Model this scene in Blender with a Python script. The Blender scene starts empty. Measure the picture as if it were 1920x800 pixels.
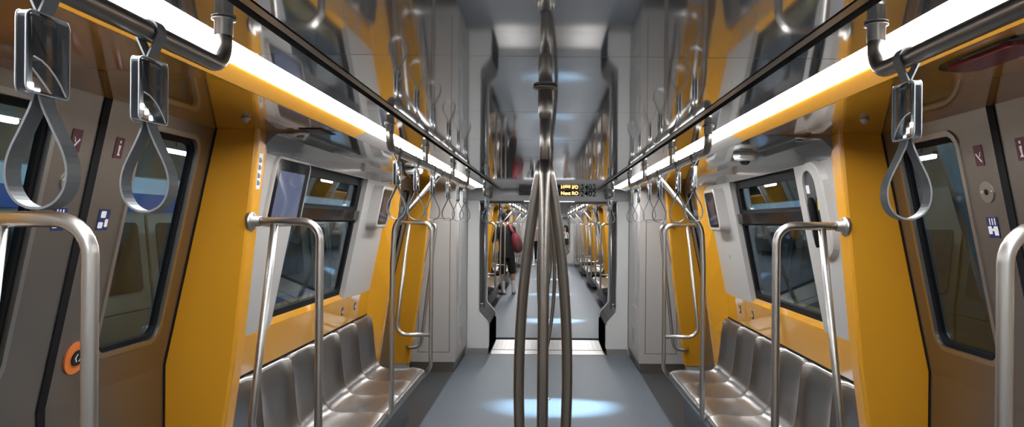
import bpy, bmesh, math, random
from mathutils import Vector, Matrix
from mathutils.geometry import tessellate_polygon
random.seed(7)
PI = math.pi
scene = bpy.context.scene
COL = scene.collection

# ------------------------------------------------------------------ materials
def mat(name, col, rough=0.4, metal=0.0, emit=0.0, ecol=None, spec=0.5, bump=0.0, bscale=20.0, bstretch=(1, 1, 1),
        var=0.0, vscale=8.0, coat=0.0, aniso=0.0):
    m = bpy.data.materials.new(name); m.use_nodes = True
    nt = m.node_tree; b = nt.nodes['Principled BSDF']
    b.inputs['Base Color'].default_value = (*col, 1)
    b.inputs['Roughness'].default_value = rough
    b.inputs['Metallic'].default_value = metal
    b.inputs['Specular IOR Level'].default_value = spec
    b.inputs['Coat Weight'].default_value = coat
    b.inputs['Coat Roughness'].default_value = 0.05
    b.inputs['Anisotropic'].default_value = aniso
    if emit:
        b.inputs['Emission Color'].default_value = (*(ecol or col), 1)
        b.inputs['Emission Strength'].default_value = emit
    tc = mp = None
    if bump or var:
        tc = nt.nodes.new('ShaderNodeTexCoord'); mp = nt.nodes.new('ShaderNodeMapping')
        mp.inputs['Scale'].default_value = bstretch
        nt.links.new(tc.outputs['Object'], mp.inputs['Vector'])
    if bump:
        n = nt.nodes.new('ShaderNodeTexNoise'); n.inputs['Scale'].default_value = bscale
        n.inputs['Detail'].default_value = 2.0
        nt.links.new(mp.outputs['Vector'], n.inputs['Vector'])
        bp = nt.nodes.new('ShaderNodeBump'); bp.inputs['Strength'].default_value = bump
        bp.inputs['Distance'].default_value = 0.01
        nt.links.new(n.outputs['Fac'], bp.inputs['Height'])
        nt.links.new(bp.outputs['Normal'], b.inputs['Normal'])
    if var:
        n2 = nt.nodes.new('ShaderNodeTexNoise'); n2.inputs['Scale'].default_value = vscale
        n2.inputs['Detail'].default_value = 5.0
        nt.links.new(mp.outputs['Vector'], n2.inputs['Vector'])
        r = nt.nodes.new('ShaderNodeValToRGB')
        r.color_ramp.elements[0].position = 0.3; r.color_ramp.elements[1].position = 0.7
        r.color_ramp.elements[0].color = (*[c * (1 - var) for c in col], 1)
        r.color_ramp.elements[1].color = (*[min(1, c * (1 + var)) for c in col], 1)
        nt.links.new(n2.outputs['Fac'], r.inputs['Fac'])
        nt.links.new(r.outputs['Color'], b.inputs['Base Color'])
    return m

def glass_mat(name, tint, refl=0.06, rough=0.0):
    m = bpy.data.materials.new(name); m.use_nodes = True
    nt = m.node_tree; nt.nodes.clear()
    o = nt.nodes.new('ShaderNodeOutputMaterial'); mx = nt.nodes.new('ShaderNodeMixShader')
    t = nt.nodes.new('ShaderNodeBsdfTransparent'); g = nt.nodes.new('ShaderNodeBsdfGlossy')
    t.inputs['Color'].default_value = (*tint, 1); g.inputs['Roughness'].default_value = rough
    g.inputs['Color'].default_value = (0.9, 0.95, 1, 1)
    f = nt.nodes.new('ShaderNodeLayerWeight'); f.inputs['Blend'].default_value = 0.5
    pw = nt.nodes.new('ShaderNodeMath'); pw.operation = 'POWER'; pw.inputs[1].default_value = 5.0
    a = nt.nodes.new('ShaderNodeMath'); a.operation = 'MULTIPLY_ADD'; a.use_clamp = True
    a.inputs[1].default_value = 0.9; a.inputs[2].default_value = 0.025 + refl
    nt.links.new(f.outputs['Facing'], pw.inputs[0]); nt.links.new(pw.outputs[0], a.inputs[0]); nt.links.new(a.outputs[0], mx.inputs[0])
    nt.links.new(t.outputs[0], mx.inputs[1]); nt.links.new(g.outputs[0], mx.inputs[2])
    nt.links.new(mx.outputs[0], o.inputs['Surface'])
    return m

M = {}
M['yellow'] = mat('yellow_paint', (0.62, 0.285, 0.017), 0.26, spec=0.45)
M['yellow_gloss'] = mat('yellow_gloss_paint', (0.62, 0.28, 0.012), 0.07, spec=0.6, coat=0.6, bump=0.03, bscale=5)
M['yellow_soffit'] = mat('lit_yellow_soffit', (0.72, 0.33, 0.05), 0.09, spec=0.6, coat=0.6, bump=0.03, bscale=5)  # same yellow paint as the pillars, reflected light put into its tone
M['yellow_lip'] = mat('lit_yellow_lip', (0.88, 0.41, 0.035), 0.3)  # pillar yellow lightened, the light strip's glow put into the colour
M['grey'] = mat('grey_panel_paint', (0.425, 0.408, 0.39), 0.32, spec=0.4)
M['white'] = mat('off_white_gloss', (0.62, 0.62, 0.61), 0.2, spec=0.5)
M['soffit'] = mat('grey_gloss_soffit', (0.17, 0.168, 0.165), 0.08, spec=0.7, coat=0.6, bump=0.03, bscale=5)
M['ceiling'] = mat('mirror_ceiling', (0.44, 0.44, 0.445), 0.05, metal=0.62, bump=0.016, bscale=4.5, bstretch=(1.6, 0.6, 1))
M['ceiling_far'] = mat('slatted_ceiling', (0.46, 0.46, 0.46), 0.18, metal=0.85, bump=0.5, bscale=9, bstretch=(0.2, 4, 1))
M['steel'] = mat('brushed_steel_tube', (0.44, 0.42, 0.395), 0.36, metal=1.0, bump=0.02, bscale=300)
M['steel_dk'] = mat('darker_steel_tube', (0.25, 0.228, 0.205), 0.34, metal=1.0)
M['chrome'] = mat('chrome', (0.75, 0.75, 0.75), 0.1, metal=1.0)
M['seat'] = mat('satin_seat_steel', (0.30, 0.283, 0.27), 0.31, metal=1.0, bump=0.015, bscale=180, bstretch=(1, 6, 1))
M['door'] = mat('brushed_door_steel', (0.29, 0.264, 0.238), 0.36, metal=0.95, bump=0.02, bscale=160, bstretch=(1, 1, 8))
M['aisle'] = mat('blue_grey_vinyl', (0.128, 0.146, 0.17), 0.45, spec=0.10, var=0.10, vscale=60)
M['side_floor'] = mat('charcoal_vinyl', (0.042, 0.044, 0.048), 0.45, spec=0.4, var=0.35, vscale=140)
M['black'] = mat('black_rubber', (0.006, 0.006, 0.007), 0.6, spec=0.15)
M['matte_black'] = mat('matte_black', (0.003, 0.003, 0.003), 0.9, spec=0.0)
M['cam_white'] = mat('camera_white', (0.8, 0.8, 0.79), 0.35)
M['black_gloss'] = mat('black_gloss', (0.006, 0.006, 0.008), 0.08, spec=0.6)
M['dark'] = mat('dark_grey_plastic', (0.045, 0.045, 0.048), 0.45)
M['bellows'] = mat('bellows_fabric', (0.15, 0.15, 0.152), 0.55)
M['strap'] = mat('grey_strap_webbing', (0.135, 0.143, 0.15), 0.5)
M['card'] = mat('dark_advert_insert', (0.03, 0.033, 0.04), 0.12, spec=0.6)
M['edge_white'] = mat('white_edge', (0.75, 0.75, 0.74), 0.35)
M['acrylic'] = glass_mat('clear_acrylic', (0.93, 0.94, 0.95), 0.07, 0.03)
M['acrylic_edge'] = glass_mat('acrylic_edge', (0.62, 0.64, 0.66), 0.02, 0.2)
M['acrylic_rim'] = mat('acrylic_rim', (0.45, 0.46, 0.48), 0.15, spec=0.7)
M['glass'] = glass_mat('tinted_glass', (0.74, 0.86, 0.93), 0.0)
M['screen'] = mat('screen_glow', (0.05, 0.055, 0.075), 0.05, spec=0.7, emit=0.035, ecol=(0.42, 0.50, 0.85))
M['screen_off'] = mat('screen_dim', (0.02, 0.02, 0.03), 0.04, spec=0.8, emit=0.015, ecol=(0.4, 0.42, 0.65))
M['light'] = mat('light_diffuser', (1, 1, 1), 0.5, emit=7.6, ecol=(0.97, 0.985, 1.0))
M['led'] = mat('amber_led', (1, 0.45, 0.1), 0.5, emit=0.9, ecol=(1, 0.50, 0.15))
M['ink'] = mat('black_ink', (0.005, 0.005, 0.006), 0.6, spec=0.1)
M['box_grey'] = mat('under_seat_grey', (0.10, 0.10, 0.105), 0.5)
M['vent_slot'] = mat('vent_slot_grey', (0.22, 0.215, 0.21), 0.5)
M['lamp_dim'] = mat('dim_lamp_strip', (1, 1, 1), 0.5, emit=0.7, ecol=(0.95, 0.98, 1.0))
M['burgundy'] = mat('burgundy_sticker', (0.085, 0.012, 0.022), 0.4)
M['navy'] = mat('navy_sticker', (0.012, 0.02, 0.10), 0.4)
M['paper'] = mat('white_sticker', (0.7, 0.7, 0.72), 0.45)
M['orange'] = mat('orange_plate', (0.62, 0.16, 0.035), 0.4)
M['red'] = mat('red_lamp_cover', (0.22, 0.012, 0.02), 0.2)
M['tread'] = mat('tread_plate_metal', (0.42, 0.40, 0.38), 0.35, metal=0.9)
M['warn'] = mat('yellow_label', (0.75, 0.5, 0.05), 0.4)
M['skin'] = mat('skin', (0.36, 0.19, 0.125), 0.5)
M['hair'] = mat('black_hair', (0.010, 0.008, 0.007), 0.7, spec=0.2, bump=0.4, bscale=120)
M['tee'] = mat('black_cotton', (0.005, 0.005, 0.006), 0.85)
M['shorts'] = mat('black_shorts_cloth', (0.004, 0.004, 0.005), 0.85)
M['sock'] = mat('white_sock', (0.62, 0.60, 0.58), 0.8)
M['shoe'] = mat('grey_white_shoe', (0.42, 0.42, 0.42), 0.6)
M['sole'] = mat('dark_shoe_sole', (0.05, 0.05, 0.05), 0.6)
M['pack'] = mat('red_backpack_cloth', (0.15, 0.008, 0.018), 0.65, var=0.2, vscale=12)
M['pack_dk'] = mat('dark_backpack_cloth', (0.05, 0.012, 0.016), 0.65)
M['shirt'] = mat('pale_pink_shirt', (0.55, 0.42, 0.40), 0.8)
M['concrete'] = mat('depot_concrete', (0.10, 0.095, 0.088), 0.8, var=0.3, vscale=1.5)
M['hallwall'] = mat('depot_wall', (0.15, 0.135, 0.115), 0.8, var=0.25, vscale=0.8)
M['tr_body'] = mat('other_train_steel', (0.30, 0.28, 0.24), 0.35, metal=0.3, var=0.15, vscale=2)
M['tr_dark'] = mat('dim_train_steel', (0.10, 0.088, 0.07), 0.45, metal=0.2, var=0.2, vscale=2)  # darker brown base than the left-hand train
M['strut'] = mat('blue_grey_strut', (0.16, 0.21, 0.25), 0.5)
M['tr_white'] = mat('other_train_pale_band', (0.50, 0.66, 0.80), 0.4)
M['tr_blue'] = mat('other_train_blue_band', (0.03, 0.09, 0.38), 0.35)
M['tr_glass'] = mat('other_train_glass', (0.02, 0.028, 0.034), 0.08, spec=0.7)
M['tube'] = mat('depot_tube_lamp', (1, 1, 1), 0.5, emit=26, ecol=(0.94, 1.0, 0.93))
M['tube_blue'] = mat('depot_cool_lamp', (1, 1, 1), 0.5, emit=20, ecol=(0.70, 0.87, 1.0))

# ------------------------------------------------------------------ geometry
class G:
    """collects verts and faces of one mesh"""
    def __init__(s): s.v = []; s.f = []; s.sm = []; s.mi = []; s.cur = 0
    def add(s, verts, faces, smooth=False):
        o = len(s.v); s.v += [tuple(p) for p in verts]
        for f in faces:
            s.f.append([i + o for i in f]); s.sm.append(smooth); s.mi.append(s.cur)
        return s
    def box(s, x0, x1, y0, y1, z0, z1, bev=0.0, seg=2):
        if bev <= 0:
            v = [(x, y, z) for x in (x0, x1) for y in (y0, y1) for z in (z0, z1)]
            return s.add(v, [(0, 1, 3, 2), (4, 6, 7, 5), (0, 4, 5, 1), (2, 3, 7, 6), (0, 2, 6, 4), (1, 5, 7, 3)])
        bm = bmesh.new(); bmesh.ops.create_cube(bm, size=1)
        for v in bm.verts:
            v.co = ((x0 + x1) / 2 + v.co.x * (x1 - x0), (y0 + y1) / 2 + v.co.y * (y1 - y0), (z0 + z1) / 2 + v.co.z * (z1 - z0))
        bmesh.ops.bevel(bm, geom=bm.edges[:], offset=bev, segments=seg, profile=0.5, affect='EDGES')
        bm.verts.index_update()
        s.add([v.co[:] for v in bm.verts], [[v.index for v in f.verts] for f in bm.faces], True)
        bm.free(); return s
    def tube(s, pts, r, n=12, cap=True):
        pts = [Vector(p) for p in pts]; N = len(pts); rings = []
        T = []
        for i in range(N):
            a = pts[max(0, i - 1)]; b = pts[min(N - 1, i + 1)]; T.append((b - a).normalized())
        up = Vector((0, 0, 1)) if abs(T[0].z) < 0.9 else Vector((0, 1, 0))
        u = T[0].cross(up).normalized()
        vs = []
        for i in range(N):
            u = (u - T[i] * u.dot(T[i])).normalized(); w = T[i].cross(u)
            rr = r[i] if isinstance(r, (list, tuple)) else r
            for k in range(n):
                a = 2 * PI * k / n
                vs.append(pts[i] + (u * math.cos(a) + w * math.sin(a)) * rr)
        fs = [(i * n + k, i * n + (k + 1) % n, (i + 1) * n + (k + 1) % n, (i + 1) * n + k) for i in range(N - 1) for k in range(n)]
        s.add(vs, fs, True)
        if cap:
            o = len(s.v) - len(vs)
            s.f.append([o + k for k in range(n)]); s.sm.append(False); s.mi.append(s.cur)
            s.f.append([o + (N - 1) * n + k for k in reversed(range(n))]); s.sm.append(False); s.mi.append(s.cur)
        return s
    def cyl(s, a, b, r, n=20): return s.tube([a, b], r, n)
    def loft(s, rings, closed=True, cap=True, smooth=False):
        n = len(rings[0]); vs = [p for r in rings for p in r]
        m = n if closed else n - 1
        fs = [(i * n + k, i * n + (k + 1) % n, (i + 1) * n + (k + 1) % n, (i + 1) * n + k) for i in range(len(rings) - 1) for k in range(m)]
        o = len(s.v); s.add(vs, fs, smooth)
        if cap and closed:
            s.f.append([o + k for k in range(n)]); s.sm.append(False); s.mi.append(s.cur)
            s.f.append([o + (len(rings) - 1) * n + k for k in reversed(range(n))]); s.sm.append(False); s.mi.append(s.cur)
        return s
    def plate(s, loops, mapper, w0, w1):
        """flat sheet with holes: loops are 2D outlines; mapper(u,v,w) -> 3D; from depth w0 to w1"""
        flat = [p for l in loops for p in l]; n = len(flat)
        tris = tessellate_polygon([[Vector((p[0], p[1], 0)) for p in l] for l in loops])
        vs = [mapper(p[0], p[1], w0) for p in flat] + [mapper(p[0], p[1], w1) for p in flat]
        fs = [tuple(t) for t in tris] + [tuple(i + n for i in reversed(t)) for t in tris]
        o = 0
        for l in loops:
            k = len(l)
            for i in range(k):
                a, b = o + i, o + (i + 1) % k
                fs.append((a, b, b + n, a + n))
            o += k
        return s.add(vs, fs)
    def lathe(s, prof, c, axis='Z', n=20):
        """prof: list of (radius, along)"""
        rings = []
        for r, h in prof:
            ring = []
            for k in range(n):
                a = 2 * PI * k / n; p, q = r * math.cos(a), r * math.sin(a)
                ring.append({'Z': (c[0] + p, c[1] + q, c[2] + h), 'X': (c[0] + h, c[1] + p, c[2] + q), 'Y': (c[0] + p, c[1] + h, c[2] + q)}[axis])
            rings.append(ring)
        return s.loft(rings, smooth=True)
    def ellipsoid(s, c, r, n=20, m=12, rot=None):
        rings = []
        for j in range(1, m):
            t = PI * j / m
            rings.append([Vector((r[0] * math.sin(t) * math.cos(2 * PI * k / n), r[1] * math.sin(t) * math.sin(2 * PI * k / n), r[2] * math.cos(t))) for k in range(n)])
        if rot: rings = [[rot @ p for p in rg] for rg in rings]
        return s.loft([[Vector(c) + p for p in rg] for rg in rings], smooth=True)

def rrect(u0, u1, v0, v1, r, n=6):
    out = []
    for cx, cy, a0 in ((u1 - r, v1 - r, 0), (u0 + r, v1 - r, 90), (u0 + r, v0 + r, 180), (u1 - r, v0 + r, 270)):
        for i in range(n + 1):
            a = math.radians(a0 + 90 * i / n); out.append((cx + r * math.cos(a), cy + r * math.sin(a)))
    return out
def circ(u, v, r, n=24): return [(u + r * math.cos(2 * PI * k / n), v + r * math.sin(2 * PI * k / n)) for k in range(n)]

def fillet(pts, r, n=7):
    pts = [Vector(p) for p in pts]; out = [pts[0]]
    for i in range(1, len(pts) - 1):
        p = pts[i]; a = (pts[i - 1] - p); b = (pts[i + 1] - p)
        rr = r[i - 1] if isinstance(r, (list, tuple)) else r
        ang = a.angle(b)
        if abs(ang - PI) < 0.01: out.append(p); continue
        d = min(rr / math.tan(ang / 2), a.length * 0.48, b.length * 0.48); rad = d * math.tan(ang / 2)
        a.normalize(); b.normalize()
        c = p + (a + b).normalized() * (rad / math.sin(ang / 2))
        p0 = p + a * d - c; p1 = p + b * d - c
        tot = p0.angle(p1)
        for k in range(n + 1):
            t = k / n
            out.append(c + (p0 * math.sin((1 - t) * tot) + p1 * math.sin(t * tot)) / math.sin(tot))
    out.append(pts[-1]); return out

MESH = {}
def mesh_of(key, g, mats, base=(0, 0, 0)):
    if key is not None and key in MESH: return MESH[key]
    me = bpy.data.meshes.new(str(key) if isinstance(key, str) else 'mesh')
    b = Vector(base)
    me.from_pydata([Vector(p) - b for p in g.v], [], g.f)
    for m in (mats if isinstance(mats, (list, tuple)) else [mats]): me.materials.append(m)
    bm = bmesh.new(); bm.from_mesh(me)
    for f, sm, mi in zip(bm.faces, g.sm, g.mi): f.smooth = sm; f.material_index = mi
    bmesh.ops.recalc_face_normals(bm, faces=bm.faces[:])
    bm.to_mesh(me); bm.free(); me.update()
    if key is not None: MESH[key] = me
    return me

USED = {}
class Thing:
    """top-level object: an Empty at its base, with parts"""
    def __init__(s, name, label, cat, loc, kind=None, group=None, base=None):
        o = bpy.data.objects.new(name, None); COL.objects.link(o)
        o.empty_display_size = 0.1; o.location = loc
        o['label'] = label; o['category'] = cat
        if kind: o['kind'] = kind
        if group: o['group'] = group
        USED[label] = USED.get(label, 0) + 1
        s.o = o; s.base = base if base is not None else loc
    def part(s, name, g, m, key=None, parent=None, label=None, kind=None):
        """g: a G, or a function returning one (not called when the mesh is cached)"""
        if key is not None and key in MESH: me = MESH[key]
        else: me = mesh_of(key, g() if callable(g) else g, m, s.base)
        o = bpy.data.objects.new(name, me); COL.objects.link(o); o.parent = parent or s.o
        if label: o['label'] = label
        if kind: o['kind'] = kind
        return o

def text_geo(txt, size, mapper, depth=0.001, bold=0.0, align='LEFT'):
    cu = bpy.data.curves.new('txt', 'FONT'); cu.body = txt; cu.size = size; cu.align_x = align
    cu.offset = bold; cu.resolution_u = 3
    ob = bpy.data.objects.new('txt', cu); COL.objects.link(ob)
    dg = bpy.context.evaluated_depsgraph_get(); me = bpy.data.meshes.new_from_object(ob.evaluated_get(dg))
    g = G()
    g.add([mapper(v.co.x, v.co.y, depth) for v in me.vertices], [list(p.vertices) for p in me.polygons])
    bpy.data.objects.remove(ob); bpy.data.curves.remove(cu); bpy.data.meshes.remove(me)
    return g

ORD = ['first', 'second', 'third', 'fourth', 'fifth', 'sixth', 'seventh', 'eighth', 'ninth', 'tenth']
def sn(s): return 'left' if s < 0 else 'right'

# ------------------------------------------------------------------ section of the train
ZC = 2.01            # ceiling
def Xd(z): return 1.38 + 0.21 * (1.98 - z) if z > 1.0 else 1.586           # door plane
def Xr(z):                                                                 # inner edge of the yellow pillars
    P = [(0.15, 1.42), (0.75, 1.335), (1.0, 1.30), (1.99, 1.203)]
    for (z0, x0), (z1, x1) in zip(P, P[1:]):
        if z <= z1: return x0 + (x1 - x0) * (z - z0) / (z1 - z0)
    return P[-1][1]
def Xw(z):                                                                 # wall of the seating bays
    if z >= 1.065: return 1.24 + 0.2 * (1.9 - z)
    if z >= 0.86: return 1.407 + (1.065 - z) * 0.11
    return 1.43
def on(fn, s, yc=0.0): return lambda u, v, w: (s * (fn(v) - w), yc + u, v)   # w > 0 is towards the aisle

SH = 1.455           # half of a bay between door edges
NEARD, FARD = 0.17, 0.25
counter = {}
def nm(base):
    counter[base] = counter.get(base, 0) + 1
    return '%s_%d' % (base, counter[base])

# ------------------------------------------------------------------ yellow pillars
def pillar(s, ydoor, m, depth, label, key):
    """ydoor: edge of the door; m=+1 the pillar lies beyond the door edge, -1 before it"""
    t = Thing(nm('trim'), label, 'pillar', (s * 1.42, ydoor, 0), kind='structure', group='yellow pillars')
    def build():
        g = G(); rings = []
        for z in (0.15, 0.5, 0.75, 0.885, 0.905, 1.0, 1.065, 1.3, 1.6, 1.985):
            xr, xd = Xr(z), Xd(z) + 0.06
            if depth > 0.12: xe = max(Xw(z) + 0.004, xr + 0.012)
            else: xe = xr + 0.012
            dp = depth
            pl = [(xd, 0), (xr + 0.014, 0), (xr + 0.004, 0.004), (xr, 0.014), (xr, 0.085), (xe, dp), (xd, dp)]
            rings.append([(s * x, ydoor + m * y, z) for x, y in pl])
        return g.loft(rings)
    t.part('pillar_panel', build, M['yellow'], key=('pil', s, m, depth))
    def pl():
        return G().box(min(s * 1.44, s * 1.60), max(s * 1.44, s * 1.60), ydoor + (0.01 if m > 0 else -0.115), ydoor + (0.115 if m > 0 else -0.01), 0, 0.15)
    t.part('plinth', pl, M['grey'], key=('pilp', s, m))
    return t

# ------------------------------------------------------------------ doors
def sticker_no(t, leaf, y, z, s, yc, kind):
    mp = on(Xd, s, yc)
    if kind in ('smoke', 'lean'):
        p = t.part('sticker', G().plate([rrect(y - 0.022, y + 0.022, z - 0.034, z + 0.034, 0.003, 2)], mp, 0.0005, 0.002), M['burgundy'], parent=leaf, label='burgundy pictogram sticker')
        g = G()
        if kind == 'smoke':
            g.plate([[(y - 0.014, z - 0.02), (y - 0.009, z - 0.023), (y + 0.016, z + 0.004), (y + 0.012, z + 0.008)]], mp, 0.002, 0.0026)
            g.plate([[(y - 0.012, z + 0.012), (y - 0.008, z + 0.010), (y - 0.002, z - 0.004), (y - 0.006, z - 0.005)]], mp, 0.002, 0.0026)
        else:
            g.plate([circ(y + 0.002, z + 0.02, 0.005, 10)], mp, 0.002, 0.0026)
            g.plate([[(y - 0.006, z - 0.024), (y + 0.010, z - 0.024), (y + 0.004, z - 0.016), (y + 0.008, z + 0.008), (y - 0.004, z + 0.010), (y - 0.002, z - 0.014)]], mp, 0.002, 0.0026)
        return p, ('pictogram', g, M['paper'])
    p = t.part('sticker', G().plate([rrect(y - 0.028, y + 0.028, z - 0.034, z + 0.034, 0.003, 2)], mp, 0.0005, 0.002), M['navy'], parent=leaf, label='navy and white pictogram sticker')
    g = G()
    if kind == 'hand':
        for k in range(3): g.plate([rrect(y - 0.018 + k * 0.013, y - 0.013 + k * 0.013, z + 0.008, z + 0.03, 0.001, 1)], mp, 0.002, 0.0026)
        g.plate([rrect(y - 0.025, y - 0.004, z - 0.026, z + 0.004, 0.002, 1)], mp, 0.002, 0.0026)
        g.plate([rrect(y + 0.006, y + 0.025, z - 0.022, z + 0.004, 0.002, 1)], mp, 0.002, 0.0026)
        g.plate([rrect(y - 0.004, y + 0.006, z - 0.012, z - 0.003, 0.001, 1)], mp, 0.002, 0.0026)
    else:
        g.plate([rrect(y - 0.018, y + 0.008, z + 0.006, z + 0.028, 0.003, 1)], mp, 0.002, 0.0026)
        g.plate([rrect(y - 0.025, y + 0.000, z - 0.028, z - 0.008, 0.003, 1)], mp, 0.002, 0.0026)
        g.plate([rrect(y + 0.008, y + 0.024, z - 0.024, z + 0.002, 0.003, 1)], mp, 0.002, 0.0026)
    return p, ('pictogram', g, M['paper'])

def door_leaf(s, dc, m, label, detail):
    """m=-1 leaf on the camera's side of the seam, +1 beyond it"""
    t = Thing(nm('door'), label, 'door', (s * 1.59, dc + m * 0.36, 0.04), kind='structure')
    k = ('door', s, m)
    mp = on(Xd, s, dc)
    W0, W1 = (0.018, 0.712) if m > 0 else (-0.712, -0.018)
    wa, wb = (0.215, 0.605) if m > 0 else (-0.605, -0.215)
    win = rrect(wa, wb, 1.13, 1.92, 0.055)
    def leaf():
        g = G()
        g.plate([[(W0, 1.0), (W1, 1.0), (W1, 1.992), (W0, 1.992)], win], mp, 0.0, -0.035)
        g.plate([[(W0, 0.03), (W1, 0.03), (W1, 1.0), (W0, 1.0)]], mp, 0.0, -0.035)
        return g
    lf = t.part('leaf', leaf, M['door'], key=k + ('leaf',))
    t.part('window_trim', lambda: G().plate([rrect(wa - 0.016, wb + 0.016, 1.114, 1.936, 0.068), rrect(wa + 0.002, wb - 0.002, 1.132, 1.918, 0.054)], mp, 0.006, -0.01), M['steel'], key=k + ('wt',))
    t.part('window_gasket', lambda: G().plate([win, rrect(wa + 0.02, wb - 0.02, 1.15, 1.90, 0.045)], mp, -0.012, -0.03), M['black'], key=k + ('wg',))
    t.part('window_pane', lambda: G().plate([rrect(wa + 0.005, wb - 0.005, 1.135, 1.915, 0.05)], mp, -0.020, -0.026), M['glass'], key=k + ('wp',))
    for nm_, (a, b) in (('seam_rubber', (0.0, 0.018) if m > 0 else (-0.018, 0.0)), ('edge_gasket', (0.712, 0.722) if m > 0 else (-0.722, -0.712))):
        def edge():
            g = G()
            g.loft([[mp(u, z, w) for u, w in ((a, 0.004), (b, 0.004), (b, -0.035), (a, -0.035))] for z in (0.03, 1.0, 1.992)])
            return g
        t.part(nm_, edge, M['black'], key=k + (nm_,))
    if detail:
        kinds = {(-1, -1): ('smoke', 'hand'), (-1, 1): ('lean', 'board'), (1, -1): ('lean', 'board'), (1, 1): ('smoke', 'hand')}[(s, m)]
        ys = m * 0.105
        for kd, z in zip(kinds, (1.835, 1.60)):
            p, (n_, g_, m_) = sticker_no(t, None, ys, z, s, dc, kd)
            t.part(n_, g_, m_, parent=p)
        if (s, m) in ((-1, -1), (1, 1)):
            lk = t.part('lock_disc', lambda: G().plate([circ(m * 0.10, 1.715, 0.035)], mp, 0.0, 0.004), M['steel'], key=k + ('lk',))
            def kh():
                g = G().plate([circ(m * 0.10, 1.715, 0.010, 8)], mp, 0.004, 0.0055)
                return g
            t.part('keyhole', kh, M['black'], parent=lk, key=k + ('kh',))
            for d in (-0.024, 0.024):
                t.part('screw', lambda: G().plate([circ(m * 0.10 + d, 1.715, 0.004, 10)], mp, 0.004, 0.006), M['chrome'], parent=lk, key=k + ('sc', d))
        if (s, m) == (-1, 1):
            bt = t.part('button_plate', lambda: G().plate([circ(0.115, 1.145, 0.054, 32)], mp, 0.0, 0.006), M['orange'], key=k + ('bp',), label='round orange plate of the door button')
            t.part('push_button', lambda: G().plate([circ(0.115, 1.145, 0.026)], mp, 0.006, 0.012), M['black_gloss'], parent=bt, key=k + ('pb',))
            def arr():
                g = G()
                for d in (-1, 1):
                    u = 0.115
                    g.plate([[(u + d * 0.004, 1.145 + 0.013), (u + d * 0.007, 1.145 + 0.013), (u + d * 0.016, 1.145), (u + d * 0.007, 1.145 - 0.013), (u + d * 0.004, 1.145 - 0.013), (u + d * 0.012, 1.145)]], mp, 0.012, 0.0135)
                return g
            t.part('arrow_mark', arr, M['edge_white'], parent=bt, key=k + ('ar',))
    return t

# ------------------------------------------------------------------ seating bay wall and window
def bay_wall(s, yc, where, window=True):
    t = Thing('wall_' + sn(s), 'grey and yellow wall panels behind the seats in ' + where, 'wall', (s * 1.43, yc, 0), kind='structure')
    mp = on(Xw, s, yc)
    a, b, w0, w1 = -SH + NEARD - 0.02, SH - FARD + 0.02, -0.795, 0.485
    def grey():
        g = G()
        up = [(a, 1.065), (w0, 1.065), (w0, 1.895), (w1, 1.895), (w1, 1.065), (b, 1.065), (b, 1.95), (a, 1.95)] if window else [(a, 1.065), (b, 1.065), (b, 1.95), (a, 1.95)]
        return g.plate([up], mp, 0.0, -0.05)
    t.part('grey_panel', grey, M['grey'], key=('bwg', s, window), label='grey panel around the window')
    def board():
        g = G(); prof = [(1.45, 1.115), (1.414, 1.078), (1.408, 1.072), (1.407, 1.062), (1.43, 0.86), (1.445, 0.86), (1.445, 0.02), (1.60, 0.02), (1.60, 1.115)]
        rings = [[(s * x, yc + y, z) for x, z in prof] for y in (a, b)]
        return g.loft(rings)
    t.part('backboard', board, M['yellow_gloss'], key=('bwb', s), label='glossy yellow board above the seat backs')
    t.part('shadow_gap', lambda: G().box(min(s * 1.426, s * 1.436), max(s * 1.426, s * 1.436), yc + a + 0.06, yc + 1.225, 0.862, 0.878), M['black'], key=('bwgap', s), label='black gap above the seat backs')
    if window:
        w = Thing(nm('window'), 'black framed window with a narrow upper pane in ' + where, 'window', (s * 1.45, yc, 1.1), kind='structure')
        mq = on(Xw, s, yc)
        def fr():
            g = G()
            up = rrect(w0 + 0.05, w1 - 0.085, 1.70, 1.845, 0.015, 3); lo = rrect(w0 + 0.035, w1 - 0.04, 1.135, 1.60, 0.03, 4)
            g.plate([[(w0 - 0.01, 1.09), (w1 + 0.01, 1.09), (w1 + 0.01, 1.91), (w0 - 0.01, 1.91)], up, lo], mq, -0.035, -0.065)
            return g
        w.part('frame', fr, M['black'], key=('wf', s))
        w.part('transom', lambda: G().plate([[(w0 + 0.01, 1.61), (w1 - 0.005, 1.61), (w1 - 0.005, 1.675), (w0 + 0.01, 1.675)]], mq, -0.012, -0.045), M['black_gloss'], key=('wtr', s))
        w.part('catch', lambda: G().plate([rrect(w1 - 0.07, w1 - 0.03, 1.845, 1.885, 0.004, 2)], mq, -0.025, -0.04), M['dark'], key=('wc', s))
        w.part('upper_pane', lambda: G().plate([[(w0 + 0.04, 1.69), (w1 - 0.07, 1.69), (w1 - 0.07, 1.855), (w0 + 0.04, 1.855)]], mq, -0.048, -0.053), M['glass'], key=('wpu', s))
        w.part('lower_pane', lambda: G().plate([[(w0 + 0.02, 1.12), (w1 - 0.02, 1.12), (w1 - 0.02, 1.61), (w0 + 0.02, 1.61)]], mq, -0.048, -0.053), M['glass'], key=('wpl', s))
    return t

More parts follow.
